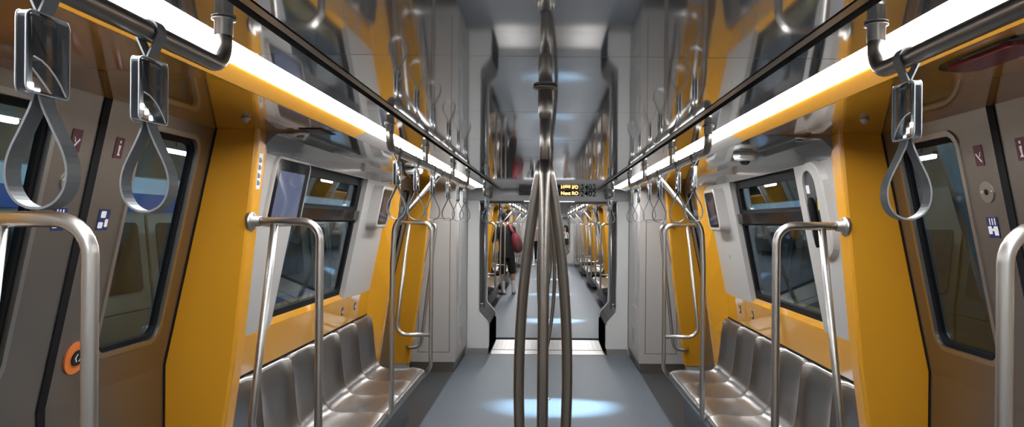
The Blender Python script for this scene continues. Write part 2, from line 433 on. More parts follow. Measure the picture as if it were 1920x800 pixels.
# ------------------------------------------------------------------ benches
PITCH, B0 = 0.44, -1.405
def bench(s, yc, label, n=6, group='steel benches along the walls'):
    t = Thing('seat_bench', label, 'bench', (s * 1.2, yc, 0), group=group)
    PR = [(0.998, 0.352), (0.974, 0.372), (0.966, 0.398), (0.972, 0.424), (0.995, 0.440), (1.06, 0.440), (1.15, 0.432), (1.24, 0.430), (1.31, 0.440),
          (1.352, 0.462), (1.375, 0.500), (1.388, 0.56), (1.398, 0.65), (1.408, 0.76), (1.418, 0.845), (1.428, 0.868), (1.442, 0.868), (1.443, 0.84)]
    def seat():
        g = G(); rings = []; K = 14
        y0 = yc + B0
        for k in range(K + 1):
            v = k / K; d = abs(2 * v - 1)                     # 0 in the middle, 1 at the edges
            ridge = d ** 5; ring = []
            for i, (x, z) in enumerate(PR):
                if i <= 4: ring.append((s * x, y0 + 0.002 + v * (PITCH - 0.004), z)); continue
                if i <= 8:  dx, dz = 0, 0.012 * ridge - 0.004 * (1 - d)
                elif i <= 10: dx, dz = -0.022 * ridge, 0.012 * ridge
                elif i <= 14: dx, dz = -0.026 * ridge, 0
                else: dx, dz = -0.012 * ridge, 0
                if i >= 14: dz -= 0.006 * d ** 4
                ring.append((s * (x + dx), y0 + 0.002 + v * (PITCH - 0.004), z + dz))
            rings.append(ring)
        g.loft(rings, closed=False, smooth=True)
        return g
    me_key = ('seat', s)
    for i in range(n):
        o = t.part('seat', seat, M['seat'], key=me_key)
        o.location = (0, i * PITCH, 0)
    for nth, ye in enumerate((B0, B0 + n * PITCH)):
        def endp():
            g = G(); rings = []
            for i, (x, z) in enumerate(PR):
                qx, qz = x + (0.014 if i < 9 else 0.03), z - (0.03 if i < 10 else 0)
                qx = min(qx, 1.445)
                rings.append([(s * x, yc + ye - 0.004, z), (s * x, yc + ye + 0.004, z), (s * qx, yc + ye + 0.004, qz), (s * qx, yc + ye - 0.004, qz)])
            return g.loft(rings)
        t.part('end_edge', endp, M['seat'], key=('seatend', s, nth))
    t.part('under_box', lambda: G().box(min(s * 1.07, s * 1.43), max(s * 1.07, s * 1.43), yc + B0 + 0.12, yc + B0 + n * PITCH - 0.12, 0.06, 0.37, 0.008, 1), M['box_grey'], key=('seatbox', s))
    def sh():
        return G().box(min(s * 1.01, s * 1.40), max(s * 1.01, s * 1.40), yc + B0 + 0.02, yc + B0 + n * PITCH - 0.02, 0.372, 0.395, 0.005, 1)
    t.part('support_beam', sh, M['steel_dk'], key=('seatbeam', s))
    return t

# ------------------------------------------------------------------ rails, frames, poles and straps
RT = 0.0168
def grab_frame(s, yc, m, label):
    y = yc + m * 1.425 + (0.012 if m > 0 and yc < 2 else 0)
    t = Thing('bench_grab_rail', label, 'grab rail', (s * 0.96, y, 0.31), group='steel frames at the bench ends')
    def outer(): return G().tube(fillet([(s * 1.245, y, 1.6), (s * 0.956, y, 1.6), (s * 0.956, y, 0.42), (s * 1.04, y, 0.30)], [0.075, 0.09]), RT, 16)
    t.part('outer_tube', outer, M['steel'], key=('gfo', s, m, yc < 2))
    t.part('inner_tube', lambda: G().tube(fillet([(s * 1.145, y, 1.6), (s * 1.243, y, 0.68), (s * 0.956, y, 0.68)], 0.08), RT - 0.001, 14), M['steel'], key=('gfi', s, m, yc < 2))
    t.part('wall_flange', lambda: G().lathe([(0.043, s * 0.016), (0.043, s * 0.006), (0.038, 0), (0.024, -s * 0.002), (0.022, -s * 0.03), (0.018, -s * 0.03)], (s * 1.235, y, 1.6), 'X'), M['steel'], key=('gff', s, m, yc < 2))
    return t

def end_handle(s, yface, m, label):
    """bent handle on the pillar beside the cabinet; m=-1: it stands before the face"""
    t = Thing('bent_grab_bar', label, 'grab rail', (s * 1.3, yface, 0.3), group='bent handles beside the cabinets')
    y = yface + m * 0.07
    P = [(s * 1.27, yface, 1.59), (s * 1.25, y, 1.59), (s * 1.14, y, 1.59), (s * 1.288, y, 0.34), (s * 1.40, y, 0.325), (s * 1.44, yface, 0.325)]
    t.part('tube', lambda: G().tube(fillet(P, [0.03, 0.06, 0.07, 0.03]), 0.0165, 14), M['steel'], key=('eh', s, m))
    return t

def bay_pole(s, yc, label):
    t = Thing('grab_pole', label, 'grab pole', (s * 0.96, yc, 0.4), group='slanting poles at the benches')
    t.part('tube', lambda: G().tube(fillet([(s * 0.665, yc, 1.90), (s * 0.945, yc, 1.585), (s * 0.956, yc, 1.35), (s * 0.956, yc, 0.42), (s * 1.03, yc, 0.33)], [0.14, 0.5, 0.1], 8), RT - 0.001, 16), M['steel'], key=('bp', s))
    t.part('clamp', lambda: G().tube([(s * 0.66, yc - 0.03, 1.91), (s * 0.66, yc + 0.03, 1.91)], 0.025, 16), M['steel'], key=('bpc', s))
    return t

XRAIL, ZRAIL = 0.66, 1.91
def handrail(s, y0, y1, mids, label, x=XRAIL, open_start=False):
    t = Thing('handrail', label, 'handrail', (s * x, y0, ZRAIL), group='overhead handrails')
    if open_start: P = [(s * x, y0, ZRAIL), (s * x, y1, ZRAIL), (s * x, y1, ZC - 0.002)]
    else: P = [(s * x, y0, ZC - 0.002), (s * x, y0, ZRAIL), (s * x, y1, ZRAIL), (s * x, y1, ZC - 0.002)]
    t.part('rail_tube', G().tube(fillet(P, 0.052, 8), RT - 0.0005, 16), M['steel_dk'])
    for y in mids: t.part('stanchion', G().tube([(s * x, y, ZRAIL), (s * x, y, ZC - 0.002)], RT - 0.002, 14), M['steel'])
    for y in ([] if open_start else [y0]) + list(mids) + [y1]:
        t.part('ceiling_flange', G().lathe([(0.016, -0.036), (0.0178, -0.035), (0.0178, -0.006), (0.0235, -0.005), (0.0235, -0.001), (0.014, -0.0005)], (s * x, y, ZC), 'Z', 18), M['steel'])
    return t

def ribbon(path, w, th, y, closed=False):
    """flat webbing whose edge follows a path in x,z; its width runs along y"""
    g = G(); n = len(path); P = [Vector((p[0], 0, p[1])) for p in path]; rings = []
    for i in range(n):
        a = P[(i - 1) % n] if (closed or i > 0) else P[0]; b = P[(i + 1) % n] if (closed or i < n - 1) else P[-1]
        tdir = (b - a).normalized(); nr = Vector((tdir.z, 0, -tdir.x))
        o, q = P[i] + nr * th / 2, P[i] - nr * th / 2
        rings.append([(o.x, y - w / 2, o.z), (o.x, y + w / 2, o.z), (q.x, y + w / 2, q.z), (q.x, y - w / 2, q.z)])
    if closed: rings.append(rings[0])
    return g.loft(rings, cap=not closed)

def strap(s, y, label, group, x=XRAIL, lean=0.0):
    t = Thing('hanging_strap', label, 'strap', (s * x, y, ZRAIL), group=group)
    t.base = (0, 0, 0)
    def top():
        R = RT + 0.0025; pts = []
        for k in range(15):
            a = math.radians(-25 + 230 * k / 14); pts.append((R * math.cos(a), R * math.sin(a)))
        pts = [(-0.008, -0.058), (0.002, -0.042)] + pts + [(-0.002, -0.042), (0.008, -0.058)]
        return ribbon(pts, 0.024, 0.003, 0)
    t.part('top_band', top, M['strap'], key='strap_top')
    bx, by, z0, z1 = 0.0065, 0.039, -0.150, -0.046
    def rim():
        g = G()
        ring = rrect(-by, by, z0, z1, 0.010, 4); inner = rrect(-by + 0.0035, by - 0.0035, z0 + 0.0035, z1 - 0.0035, 0.0075, 4)
        return g.plate([ring, inner], lambda u, v, w: ((1 if w > 0 else -1) * (bx + 0.005 * (1 - (u / by) ** 2)), u, v), -1, 1)
    t.part('box_rim', rim, M['acrylic_edge'], key='strap_rim', label='clear rounded edge of the box')
    def outline():
        g = G()
        for d in (-1, 1):
            pts = [(d * (bx + 0.005 * (1 - (u / by) ** 2)), u, v) for u, v in rrect(-by, by, z0, z1, 0.010, 4)]
            g.tube(pts + [pts[0]], 0.0011, 6, False)
        return g
    t.part('rim_edge', outline, M['acrylic_rim'], key='strap_rimedge', label='bright edge of the clear box')
    def shell():
        g = G(); rings = []
        for zz in (z0 + 0.002, z1 - 0.002):
            rg = []
            for k in range(9):
                u = -by + 0.002 + (2 * by - 0.004) * k / 8; rg.append((bx + 0.005 * (1 - (u / by) ** 2), u, zz))
            for k in range(9):
                u = by - 0.002 - (2 * by - 0.004) * k / 8; rg.append((-bx - 0.005 * (1 - (u / by) ** 2), u, zz))
            rings.append(rg)
        return g.loft(rings)
    t.part('box_shell', shell, M['acrylic'], key='strap_shell', label='clear plastic advert box')
    def card():
        g = G()
        cut = [(-by + 0.010, z0 + 0.046)] + [(-by + 0.012 + 0.058 * q, z0 + 0.046 - 0.042 * q ** 1.6) for q in (0.2, 0.4, 0.6, 0.8, 1.0)]
        out = [(by - 0.003, z0 + 0.004), (by - 0.003, z1 - 0.004), (-by + 0.003, z1 - 0.004), (-by + 0.003, z0 + 0.006), (-by + 0.010, z0 + 0.006)] + cut
        g.plate([out], lambda u, v, w: (w * (bx - 0.001 + 0.005 * (1 - (u / by) ** 2)), u, v), -1, 1)
        return g
    t.part('dark_insert', card, M['card'], key='strap_card')
    def line():
        g = G()
        for d in (-1, 1):
            pts = [(d * (bx + 0.001 + 0.004 * (1 - ((-by + 0.012 + 0.058 * q) / by) ** 2)), -by + 0.010 + 0.058 * q, z0 + 0.046 - 0.042 * q ** 1.6) for q in (0, 0.2, 0.4, 0.6, 0.8, 1.0)]
            g.tube(pts, 0.0011, 6)
            g.tube([(d * bx, -by + 0.009, z0 + 0.012), (d * bx, -by + 0.009, z1 - 0.008)], 0.0009, 6)
        return g
    t.part('insert_edge', line, M['edge_white'], key='strap_line')
    def loop():
        key = [(0.0025, -0.146), (0.008, -0.165), (0.022, -0.195), (0.035, -0.222), (0.0405, -0.245), (0.038, -0.268), (0.027, -0.286), (0.012, -0.2945), (0, -0.296)]
        pts = key + [(-a, b) for a, b in reversed(key[:-1])]
        # smooth the outline
        P = [Vector((a, b)) for a, b in pts]; out = []
        for i in range(len(P) - 1):
            p0 = P[max(0, i - 1)]; p1 = P[i]; p2 = P[i + 1]; p3 = P[min(len(P) - 1, i + 2)]
            for q in (0, 0.33, 0.66):
                out.append(0.5 * ((2 * p1) + (p2 - p0) * q + (2 * p0 - 5 * p1 + 4 * p2 - p3) * q * q + (3 * p1 - p0 - 3 * p2 + p3) * q ** 3))
        out.append(P[-1])
        g = ribbon([(p.x, p.y) for p in out], 0.026, 0.0032, 0)
        g.sm = [True] * len(g.sm); g.sm = [False] * len(g.sm)
        return g
    t.part('hand_loop', loop, M['strap'], key='strap_loop')
    t.o.rotation_euler = (math.radians(lean), 0, math.radians(random.uniform(-5, 5)))
    return t

XP = -0.012
def pole_cluster(yp, label):
    t = Thing('pole_cluster', label, 'grab pole', (XP, yp, 0), group='three-tube poles along the aisle')
    t.part('ceiling_flange', lambda: G().lathe([(0.02, ZC - 0.012), (0.036, ZC - 0.007), (0.036, ZC - 0.001), (0.02, ZC - 0.0005)], (XP, yp, 0), 'Z', 28), M['steel_dk'], key='pc_fl')
    t.part('sleeve', lambda: G().lathe([(0.0145, ZC - 0.098), (0.0185, ZC - 0.094), (0.0215, ZC - 0.075), (0.0215, ZC - 0.008), (0.02, ZC - 0.007)], (XP, yp, 0), 'Z', 24), M['steel_dk'], key='pc_sl')
    t.part('upper_stem', lambda: G().tube([(XP, yp, ZC - 0.05), (XP, yp, 1.72)], 0.0158, 20), M['steel_dk'], key='pc_up')
    t.part('lower_stem', lambda: G().tube([(XP, yp, 0.004), (XP, yp, 0.53)], 0.0158, 20), M['steel_dk'], key='pc_lo')
    t.part('floor_flange', lambda: G().lathe([(0.02, 0.03), (0.026, 0.028), (0.04, 0.012), (0.046, 0.004), (0.046, 0.0)], (XP, yp, 0), 'Z', 24), M['steel_dk'], key='pc_ff')
    for i, az in enumerate((-90, 30, 150)):
        def bow():
            pts = []
            for k in range(33):
                q = k / 32; z = 1.785 + (0.46 - 1.785) * q
                r = 0.005 + 0.080 * max(0.0, math.sin(PI * q)) ** 0.8
                pts.append((XP + r * math.cos(math.radians(az)), yp + r * math.sin(math.radians(az)), z))
            return G().tube(pts, 0.0163, 18)
        t.part('bowed_tube', bow, M['steel_dk'], key=('pc_b', i))
    return t

# ------------------------------------------------------------------ long profiles
def strip(prof, y0, y1, s=1, thick=0.0):
    g = G(); return g.loft([[(s * x, y, z) for x, z in prof] for y in (y0, y1)], closed=False, cap=False)

def lintel(s, y0, y1, kind, label, e0=0.0, e1=0.0):
    """kind: door / bay / end"""
    t = Thing(nm('trim'), label, 'ceiling edge panel', (s * 1.0, (y0 + y1) / 2, 1.985), kind='structure')
    yel = kind == 'door'
    t.part('lip', G().loft([[(s * x, y, z) for x, z in [(0.826, ZC), (0.828, ZC - 0.002), (0.886, ZC - 0.026), (0.90, ZC - 0.024), (0.90, ZC)]] for y in (y0, y1)]), M['yellow_lip'] if yel else M['grey'])
    if kind == 'bay': prof = [(0.886, 1.985), (1.155, 1.972), (1.162, 1.969), (1.245, 1.893), (1.26, 1.893), (1.26, 2.05), (0.886, 2.05)]
    else: prof = [(0.886, 1.985), (1.42, 1.981), (1.42, 2.05), (0.886, 2.05)]
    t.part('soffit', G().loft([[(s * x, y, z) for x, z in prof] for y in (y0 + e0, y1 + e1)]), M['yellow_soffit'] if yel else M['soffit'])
    return t

def car_shell(tag, y0, y1, ly0, ly1, where, mirror=True, slots=True):
    f = Thing('floor', 'floor of %s with a pale aisle and dark sides' % where, 'floor', (0, (y0 + y1) / 2, 0), kind='structure')
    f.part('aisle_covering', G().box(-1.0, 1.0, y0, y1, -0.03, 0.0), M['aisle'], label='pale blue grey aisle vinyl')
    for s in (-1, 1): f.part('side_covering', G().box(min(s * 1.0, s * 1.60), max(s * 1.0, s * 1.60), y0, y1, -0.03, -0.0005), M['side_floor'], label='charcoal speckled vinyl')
    c = Thing('ceiling', 'glossy mirror-like grey ceiling of %s' % where, 'ceiling', (0, (y0 + y1) / 2, ZC), kind='structure')
    cm = M['ceiling'] if mirror else M['ceiling_far']
    step = 0.87
    j0 = math.floor((y0 - 1.74) / step)
    def panels(x0, x1):
        g = G(); j = j0
        while 1.74 + j * step < y1:
            a = max(y0, 1.74 + j * step + 0.002); b = min(y1, 1.74 + (j + 1) * step - 0.002)
            if b > a + 0.01: g.box(x0, x1, a, b, ZC, ZC + 0.04)
            j += 1
        return g
    c.part('middle_panels', panels(-0.552, 0.552), cm)
    if not mirror:
        g = G(); n_ = int((y1 - y0) / 0.14)
        for k in range(n_): g.box(-0.55, 0.55, y0 + 0.05 + k * 0.14, y0 + 0.09 + k * 0.14, ZC - 0.022, ZC)
        c.part('cross_slats', g, M['soffit'], kind='stuff')
    for s in (-1, 1):
        c.part('outer_panels', panels(min(s * 0.602, s * 0.722), max(s * 0.602, s * 0.722)), cm)
        c.part('slot_edge', G().box(min(s * 0.556, s * 0.576), max(s * 0.556, s * 0.576), y0, y1, ZC - 0.002, ZC + 0.04), M['steel_dk'])
        c.part('air_slot', G().box(min(s * 0.5765, s * 0.6015), max(s * 0.5765, s * 0.6015), y0, y1, ZC + 0.046, ZC + 0.049), M['matte_black'])
    c.part('backing', G().box(-1.45, 1.45, y0, y1, ZC + 0.05, ZC + 0.07), M['matte_black'])
    for s in (-1, 1):
        l = Thing('ceiling_light', 'long white light strip along the %s edge of the ceiling in %s' % (sn(s), where), 'ceiling light', (s * 0.77, (ly0 + ly1) / 2, ZC), group='light strips along the ceiling')
        l.part('diffuser', G().loft([[(s * x, y, z) for x, z in [(0.724, ZC - 0.001), (0.818, ZC - 0.004), (0.818, ZC + 0.01), (0.724, ZC + 0.01)]] for y in (ly0, ly1)]), M['light'])
        l.part('end_cap', G().loft([[(s * x, y, z) for x, z in [(0.70, ZC - 0.003), (0.82, ZC - 0.004), (0.885, ZC - 0.03), (0.93, ZC - 0.03), (0.93, ZC), (0.70, ZC)]] for y in ((ly1, ly1 + 0.06) if ly1 < y1 + 1 else (ly1, ly1 + 0.06))]), M['grey'])

# ------------------------------------------------------------------ cabinets, end wall and gangway
def cabinet(s, yf, yb, label):
    """yf: face towards its own car; yb: end wall"""
    t = Thing('end_cabinet', label, 'cabinet', (s * 1.2, (yf + yb) / 2, 0))
    d = 1 if yb > yf else -1
    X0 = 0.985
    def body():
        g = G(); rings = []
        out = [(X0 + 0.008, 0.105), (1.52, 0.105), (1.52, 1.0), (1.32, 1.984), (X0 + 0.008, 1.984), (X0, 1.976), (X0, 0.113)]
        return g.loft([[(s * x, y, z) for x, z in out] for y in (yf, yb)])
    t.part('body', body(), M['white'] if False else M['grey'])
    t.part('plinth', G().box(min(s * (X0 + 0.025), s * 1.52), max(s * (X0 + 0.025), s * 1.52), min(yf + d * 0.02, yb), max(yf + d * 0.02, yb), 0, 0.105), M['steel_dk'])
    mp = lambda u, v, w: (s * u, yf - d * w, v)
    pan = [(1.055, 0.215), (1.385, 0.215), (1.385, 0.88), (1.222, 1.645), (1.055, 1.645)]
    big = [(1.050, 0.210), (1.390, 0.210), (1.390, 0.881), (1.227, 1.650), (1.050, 1.650)]
    dr = t.part('service_door', G().plate([pan], mp, 0.0005, 0.004), M['grey'])
    t.part('gap', G().plate([big], mp, -0.002, 0.0012), M['black'], parent=dr)
    t.part('lock', G().plate([circ(1.36, 1.02, 0.007, 12)], mp, 0.004, 0.006), M['dark'], parent=dr)
    mq = lambda u, v, w: (s * (X0 - w), yf + d * u, v)
    t.part('mirror_strip', G().plate([rrect(0.22, 0.34, 0.72, 1.62, 0.01, 3)], mq, -0.001, 0.003), M['chrome'] if False else M['ceiling'])
    t.part('recess_panel', G().plate([rrect(0.20, 0.62, 0.50, 0.68, 0.02, 3)], mq, -0.001, 0.004), M['grey'])
    v = t.part('vent', G().plate([rrect(0.36, 0.60, 0.24, 0.44, 0.004, 2)], mq, -0.001, 0.004), M['grey'])
    g = G()
    for k in range(8): g.plate([[(0.38, 0.26 + k * 0.021), (0.58, 0.26 + k * 0.021), (0.58, 0.268 + k * 0.021), (0.38, 0.268 + k * 0.021)]], mq, 0.003, 0.0048)
    t.part('slot', g, M['vent_slot'], parent=v)
    return t

def end_wall(ya, yb, name, where, facing):
    """wall with the wide opening between ya and yb; facing: y of the side with display"""
    t = Thing(name, 'off-white end wall and header beam around the gangway opening, %s' % where, 'wall', (0, ya, 0), kind='structure')
    for s in (-1, 1):
        out = [(0.99, 0.075), (0.722, 0.075), (0.715, 0.085), (0.715, 0.34), (0.735, 0.39), (0.835, 0.50), (0.842, 0.53), (0.842, 1.875), (0.99, 1.875)]
        t.part('jamb', G().loft([[(s * x, y, z) for x, z in out] for y in (ya, yb)]), M['white'])
        t.part('jamb_plinth', G().box(min(s * 0.73, s * 0.99), max(s * 0.73, s * 0.99), min(ya, yb) + 0.01, max(ya, yb), 0, 0.075), M['steel'])
    t.part('header', G().box(-0.99, 0.99, min(ya, yb), max(ya, yb), 1.875, ZC + 0.03, 0.008, 1), M['white'])
    for s in (-1, 1): t.part('infill', G().box(min(s * 0.98, s * 1.60), max(s * 0.98, s * 1.60), min(ya, yb), max(ya, yb), 0.0, ZC + 0.03), M['grey'])
    return t

def gangway(y0, y1, where):
    b = Thing('gangway_bellows', 'dark pleated gangway bellows joining %s' % where, 'bellows', (0, (y0 + y1) / 2, 0))
    for s in (-1, 1):
        prof = [(0.725, 0.02), (0.725, 0.36), (0.755, 0.42), (0.855, 0.53), (0.862, 0.56), (0.862, 1.87)]
        g = G(); rings = []; n = int((y1 - y0) / 0.035)
        for k in range(n + 1):
            y = y0 + 0.01 + (y1 - y0 - 0.02) * k / n; d = 0.0 if k % 2 else 0.028
            rings.append([(s * (x + d), y, z) for x, z in prof])
        g.loft(rings, closed=False, cap=False)
        b.part('side_folds', g, M['bellows'])
        low = [(0.708, 0.01), (0.708, 0.30), (0.738, 0.35), (0.838, 0.45), (0.852, 0.45), (0.748, 0.34), (0.724, 0.30), (0.724, 0.01)]
        b.part('lower_skirt', G().loft([[(s * x, y, z) for x, z in low] for y in (y0 + 0.05, y1 - 0.05)]), M['matte_black'])
    b.part('roof_lining', G().box(-0.89, 0.89, y0 + 0.01, y1 - 0.01, 1.885, 1.91), M['bellows'])
    p = Thing('tread_plate', 'patterned metal tread plate on the gangway floor of %s' % where, 'floor plate', (0, (y0 + y1) / 2, 0))
    p.part('plate', G().box(-0.70, 0.70, y0 + 0.20, y1 - 0.12, -0.02, 0.006), M['tread'])
    g = G()
    ny = int((y1 - y0 - 0.36) / 0.055); nx = 24
    for j in range(ny):
        for i in range(nx):
            x = -0.68 + 1.36 * (i + 0.5) / nx; y = y0 + 0.23 + j * 0.055; a = 0.6 if (i + j) % 2 else -0.6
            dx, dy = 0.022 * math.cos(a), 0.022 * math.sin(a); px, py = -0.006 * math.sin(a), 0.006 * math.cos(a)
            g.add([(x - dx, y - dy, 0.006), (x + px, y + py, 0.010), (x + dx, y + dy, 0.006), (x - px, y - py, 0.010), (x, y, 0.011)], [(0, 1, 4), (1, 2, 4), (2, 3, 4), (3, 0, 4)])
    p.part('raised_bars', g, M['tread'], kind='stuff')
    h = Thing('threshold', 'flat metal threshold strip before the tread plate of %s' % where, 'threshold', (0, y0, 0))
    h.part('strip', G().box(-0.72, 0.72, y0 - 0.10, y0 + 0.17, -0.02, 0.004), M['tread'])
    h.part('groove', G().box(-0.71, 0.71, y0 + 0.17, y0 + 0.20, -0.02, 0.002), M['black'])
    for s in (-1, 1):
        r = Thing('gangway_rail', 'upright steel grab rail on the %s side of %s' % (sn(s), where), 'grab rail', (s * 0.79, y0, 0.6))
        x, y = s * 0.785, y0 + 0.03
        r.part('upright', G().tube([(x, y, 0.55), (x, y, 1.77)], 0.014, 12), M['steel'])
        for z in (0.60, 1.735): r.part('bracket', G().tube([(x, y, z), (s * 0.85, y, z)], 0.011, 10), M['steel'])

# =================================================================== CAR ONE (where the camera stands)
Y0 = -2.6
D1, D2 = 2.22, 6.57
BC = (D1 + D2) / 2           # centre of the seating bay in view
EW = 8.65
car_shell('a', Y0, EW + 0.02, Y0 + 0.05, 8.12, 'this car')
for s in (-1, 1):
    w = Thing('wall_' + sn(s), 'grey wall beside the camera before the %s door' % sn(s), 'wall', (s * 1.43, -0.5, 0), kind='structure')
    w.part('panel', G().loft([[(s * x, y, z) for x, z in [(1.43, 0), (1.43, 0.9), (1.24, 1.9), (1.24, 2.03), (1.5, 2.03), (1.6, 0)]] for y in (Y0, 1.35)]), M['grey'])
    pillar(s, D1 - 0.722, -1, 0.15, 'yellow pillar before the nearest %s door' % sn(s), None)
    pillar(s, D1 + 0.722, 1, NEARD, 'tall yellow pillar between the nearest %s door and the near end of its bench' % sn(s), None)
    pillar(s, D2 - 0.722, -1, FARD, 'yellow pillar at the far end of the %s bench' % sn(s), None)
    pillar(s, D2 + 0.722, 1, 0.11, 'yellow pillar beside the pale grey cabinet on the %s' % sn(s), None)
    for m, p in ((-1, 'nearer'), (1, 'farther')):
        door_leaf(s, D1, m, '%s steel leaf of the sliding door nearest the camera on the %s' % (p, sn(s)), True)
        door_leaf(s, D2, m, '%s steel leaf of the %s door before the gangway' % (p, sn(s)), False)
    bay_wall(s, BC, 'the %s seating bay of this car' % sn(s))
    bench(s, BC, 'brushed steel six-seat bench under the %s window of this car' % sn(s))
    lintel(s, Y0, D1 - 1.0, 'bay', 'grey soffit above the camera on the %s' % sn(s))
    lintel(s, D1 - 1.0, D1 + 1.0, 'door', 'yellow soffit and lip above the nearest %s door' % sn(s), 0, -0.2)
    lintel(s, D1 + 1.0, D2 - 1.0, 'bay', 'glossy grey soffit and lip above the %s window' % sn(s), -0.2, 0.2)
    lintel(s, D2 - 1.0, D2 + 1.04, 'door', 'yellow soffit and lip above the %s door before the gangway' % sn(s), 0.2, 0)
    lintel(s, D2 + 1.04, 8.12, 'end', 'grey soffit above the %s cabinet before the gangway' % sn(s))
    grab_frame(s, BC, -1, 'steel grab frame bolted to the %s pillar at the near end of the bench' % sn(s))
    grab_frame(s, BC, 1, 'steel grab frame at the far end of the %s bench' % sn(s))
    grab_frame(s, 2 * D1 - BC, 1, 'steel grab frame cut by the %s edge of the photo, closest to the camera' % sn(s))
    end_handle(s, D2 + 0.722, -1, 'bent steel handle on the yellow pillar beside the %s cabinet' % sn(s))
    bay_pole(s, BC - 0.03, 'steel pole slanting from the %s handrail down to the middle of the bench' % sn(s))
    handrail(s, -1.6, 1.435, [], 'overhead handrail ending above the camera on the %s' % sn(s), open_start=True)
    handrail(s, 2.94, 5.77, [3.80, 4.88], 'overhead handrail with straps above the front of the %s bench' % sn(s))
    handrail(s, 7.72, 8.58, [], 'short overhead handrail beside the %s end of the header beam' % sn(s), x=0.70)
    cabinet(s, 7.62, EW + 0.01, 'tall pale grey equipment cabinet %s of the gangway opening in this car' % sn(s))
strap(-1, 0.925, 'largest hanging strap, at the upper left corner above the door', 'hanging straps')
strap(-1, 1.172, 'second largest hanging strap on the left, before the door seam', 'hanging straps')
strap(1, 1.31, 'big hanging strap on the right in front of the door window', 'hanging straps')
for s, ys in ((-1, (3.09, 3.54, 4.04, 4.67, 5.17, 5.60)), (1, (3.22, 3.62, 4.22, 4.64, 5.18, 5.60))):
    for i, y in enumerate(ys):
        strap(s, y, '%s strap from the camera on the %s handrail above the bench in this car' % (ORD[i], sn(s)), 'hanging straps')
    for i, y in enumerate((7.92, 8.33)):
        strap(s, y, '%s of two small straps on the short rail %s of the header' % (('nearer', 'farther')[i], sn(s)), 'hanging straps', x=0.70)
pole_cluster(2.12, 'large steel pole splitting into three bowed tubes in the middle of the aisle')
pole_cluster(6.47, 'smaller three-tube pole standing behind the large one, before the gangway')
ew = end_wall(EW, EW + 0.12, 'wall_end', 'with the display in this car', EW)

# ---- header display and number
hm = lambda x0, z0: (lambda u, v, w: (x0 + u, EW - w, z0 + v))
disp = Thing('destination_display', 'dark display strip with amber text on the header beam', 'display', (0, EW, 1.94))
disp.part('housing', G().plate([rrect(-0.36, 0.374, 1.942, 2.004, 0.003, 2)], lambda u, v, w: (u, EW - w, v), 0.001, 0.012), M['black_gloss'])
disp.part('amber_text', text_geo('Next RO', 0.056, hm(0.150, 1.954), 0.0135, 0.0016), M['led'], label='amber text reading Next RO')
num = Thing('car_number', 'black car number 2402 on the header beam', 'number', (0.5, EW, 1.92))
num.part('digits', text_geo('2402', 0.096, hm(0.388, 1.937), 0.003, 0.0012), M['ink'])
lamp = Thing('header_lamp', 'thin white lamp strip under the header beam', 'lamp', (0, EW + 0.06, 1.875))
lamp.part('diffuser', G().box(-0.30, 0.32, EW + 0.03, EW + 0.06, 1.868, 1.876, 0.003, 1), M['lamp_dim'])

# ---- monitors and the extinguisher niche
def monitor(s, yc, u0, u1, z0, z1, prot, label, far, scr):
    t = Thing('monitor', label, 'screen', (s * 1.3, yc + (u0 + u1) / 2, z0))
    mp = on(Xw, s, yc)
    def rings(pairs):
        g = G(); R = []
        for e, r, w in pairs: R.append([mp(u, v, w) for u, v in rrect(u0 - e, u1 + e, z0 - e, z1 + e, r, 5)])
        return g.loft(R, smooth=False)
    t.part('housing', rings([(0.017, 0.05, 0.0), (0.013, 0.045, prot - 0.005), (0.008, 0.04, prot), (0.003, 0.03, prot), (0.002, 0.03, prot - 0.006)] if not far else [(0.034, 0.055, 0.0), (0.026, 0.05, prot - 0.006), (0.018, 0.045, prot), (0.004, 0.03, prot), (0.003, 0.03, prot - 0.006)]), M['grey'])
    t.part('glass_front', G().plate([rrect(u0 - 0.002, u1 + 0.002, z0 - 0.002, z1 + 0.002, 0.028)], mp, prot - 0.008, prot - 0.003), M['black_gloss'])
    a, b = (0.035, 0.03)
    t.part('display_area', G().plate([rrect(u0 + 0.045, u1 - 0.055, z0 + 0.02, z1 - 0.05, 0.003, 2)], mp, prot - 0.003, prot - 0.0022), scr)
    return t
monitor(-1, BC, -1.165, -0.735, 1.60, 1.885, 0.018, 'monitor with a bluish screen on the left wall beside the window, near side', False, M['screen'])
for s in (-1, 1):
    monitor(s, BC, 0.70, 0.985, 1.585, 1.835, 0.075, 'small dark monitor in a thick grey housing at the far end of the %s window' % sn(s), True, M['screen_off'])
ni = Thing('extinguisher_niche', 'tall grey niche with a dark inset on the right wall beside the pillar', 'niche', (1.3, BC - 1.0, 1.55))
mp = on(Xw, 1, BC)
def nic(e, r): return rrect(-1.10 - e * 2.0, -0.945 + e * 0.5, 1.50 - e, 1.862 + e * 0.8, r, 7)
ni.part('surround', G().loft([[mp(u, v, w) for u, v in nic(e, r)] for e, r, w in ((0.055, 0.12, 0.0), (0.045, 0.115, 0.022), (0.035, 0.11, 0.026), (0.0, 0.075, 0.026), (0.0, 0.075, 0.012))], cap=False), M['grey'])
ni.part('back_plate', G().plate([nic(0.002, 0.075)], mp, 0.008, 0.014), M['dark'])
ex = Thing('fire_extinguisher', 'black cylinder with a yellow triangle label standing in the dark niche', 'extinguisher', (1.3, BC - 1.04, 1.50))
ex.part('cylinder', G().tube([(mp(-1.03, z, 0.032)) for z in (1.50, 1.52, 1.70, 1.725, 1.735)], [0.015, 0.018, 0.018, 0.014, 0.008], 16), M['black'])
ex.part('label_triangle', G().plate([[(-1.088, 1.675), (-1.056, 1.675), (-1.072, 1.725)]], mp, 0.014, 0.0165), M['warn'], label='yellow triangular label')
